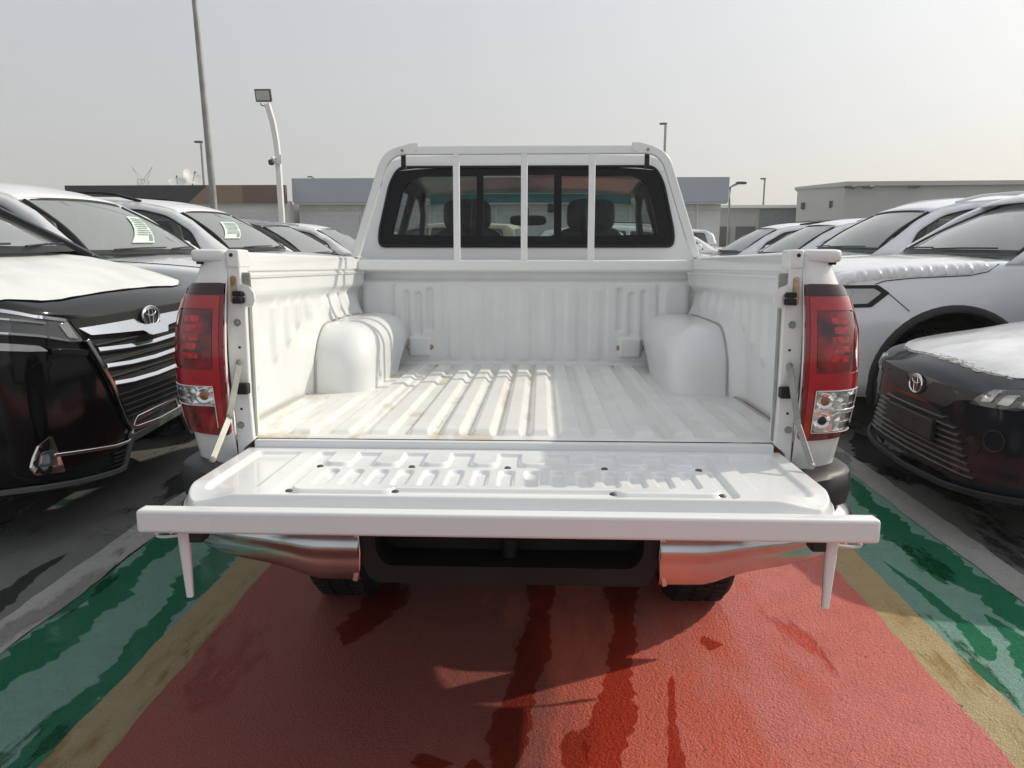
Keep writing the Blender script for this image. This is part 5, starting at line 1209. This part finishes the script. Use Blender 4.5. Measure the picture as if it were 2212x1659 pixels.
for z_ in (22., 27.):
    m = MB(); m.tube([(-7.5,0,z_),(0,0,z_+1.2),(7.5,0,z_)], .2, 5); m.tube([(-7.5,0,z_),(0,0,z_-.3),(7.5,0,z_)], .2, 5); m.build('cross_arm', PYL, t)
for k, (z_, x_) in enumerate(((22.,-7.5),(27.,-7.5),(27.,7.5))):
    m = MB(); m.tube([(x_+(-330)*f, 40*f, z_ - 22*sin(pi*f)*.55) for f in np.linspace(0, 1, 14)], .06, 4); m.build('power_line', PYL, t)
# ---------------------------------------------------------------- cars further off
BEIGE = P('beige_paint', (.50,.44,.32), .3, coat=.5, var=.02)
FAR = 'cars parked in the far rows'
def at(xp, Y): return (xp-1170)/1661*Y
suv('distant_off_roader', 5.35, 21.6, 0, 'white off-roader facing right, topmost of the cars beside the guard', PW, FAR, rail=(BLACKGL,2.1,4.3,.03))
crossover(5.05, 18.9, 0, 'white crossover facing right between the guard and the right row', PW, FAR)
crossover(4.15, 16.75, 0, 'pale crossover lowest and nearest beside the right guard post', PSIL, FAR)
suv('distant_off_roader', -5.2, 21.5, pi*.94, 'beige off-roader with pale roof beyond the left row', BEIGE, FAR)
crossover(-4.1, 19.0, 0, 'silver crossover glimpsed between left row and cab', PSIL, FAR)
suv('distant_off_roader', -5.6, 24.8, 0, 'white off-roader far behind the left row, under the down pipe', PW, FAR)
crossover(-2.2, 27.5, 0, 'white crossover seen through the cab windows, left', PW, FAR)
suv('distant_off_roader', 1.6, 30.0, pi, 'white off-roader seen through the cab windows, right', PW, FAR)
for i, (x, y, lab) in enumerate(((15.2,37,'dark crossover in the far row under the low unit, left end'),(18.4,38,'beige crossover in the far row below the blue glazing'),(20.6,36,'white crossover in the far row near the warehouse corner'))):
    crossover(x, y, 0 if i % 2 else pi, lab, (PDUST, BEIGE, PW)[i], FAR)
# tall pale van behind the right row
v = empty('parked_van', (13.9, 30, 0), 'tall beige van whose roof shows above the right row against the warehouse', 'van', rot=(0,0,pi*.97))
VST = [(0,.70,.35,1.0,1.05,.08),(.06,.82,.3,1.2,1.25,.08),(.2,.90,.3,1.45,1.5,.08),(.5,.94,.3,1.5,1.55,.08),(4.6,.94,.3,1.5,1.52,.06),(4.75,.90,.35,1.45,1.48,.06)]
b, vb = car_body(v, VST, BEIGE, [(.9,.36,.42),(3.5,.36,.42)]); four_wheels(v, .9, 3.5, .94, .36, .22)
cabin(v, dict(hw=.93, tum=.10, zb=1.5, zA=1.52, sA=.35, sT=.75, zT=2.45, bow=.12, crown=.10,
    outline=[(.25,1.48),(.5,2.1),(.72,2.5),(1.0,2.58),(4.5,2.58),(4.68,2.45),(4.74,1.48)],
    wins=[round_poly([(.85,1.6),(1.6,1.6),(1.6,2.3),(1.0,2.3)], .05), round_poly([(1.75,1.6),(3.0,1.6),(3.0,2.3),(1.75,2.3)], .05), round_poly([(3.15,1.6),(4.5,1.6),(4.45,2.3),(3.15,2.3)], .05)],
    top=[(.72,2.5),(1.0,2.58),(2.5,2.59),(4.5,2.58),(4.68,2.45)], rear=(4.74,1.48), mirror=(.8,1.7)), BEIGE, 1.5)
# ---------------------------------------------------------------- hazy air
m = MB(); m.bx(-420, 420, -40, 420, -1, 42)
hm = bpy.data.materials.new('haze_air'); hm.use_nodes = True; hn = hm.node_tree
for x in list(hn.nodes): hn.nodes.remove(x)
ho = hn.nodes.new('ShaderNodeOutputMaterial'); hv = hn.nodes.new('ShaderNodeVolumePrincipled')
hv.inputs['Color'].default_value = (.95, .95, .93, 1); hv.inputs['Density'].default_value = .0013; hv.inputs['Anisotropy'].default_value = .3
hn.links.new(hv.outputs[0], ho.inputs['Volume'])
o = m.build('haze', hm, smooth=0); o['kind'] = 'stuff'
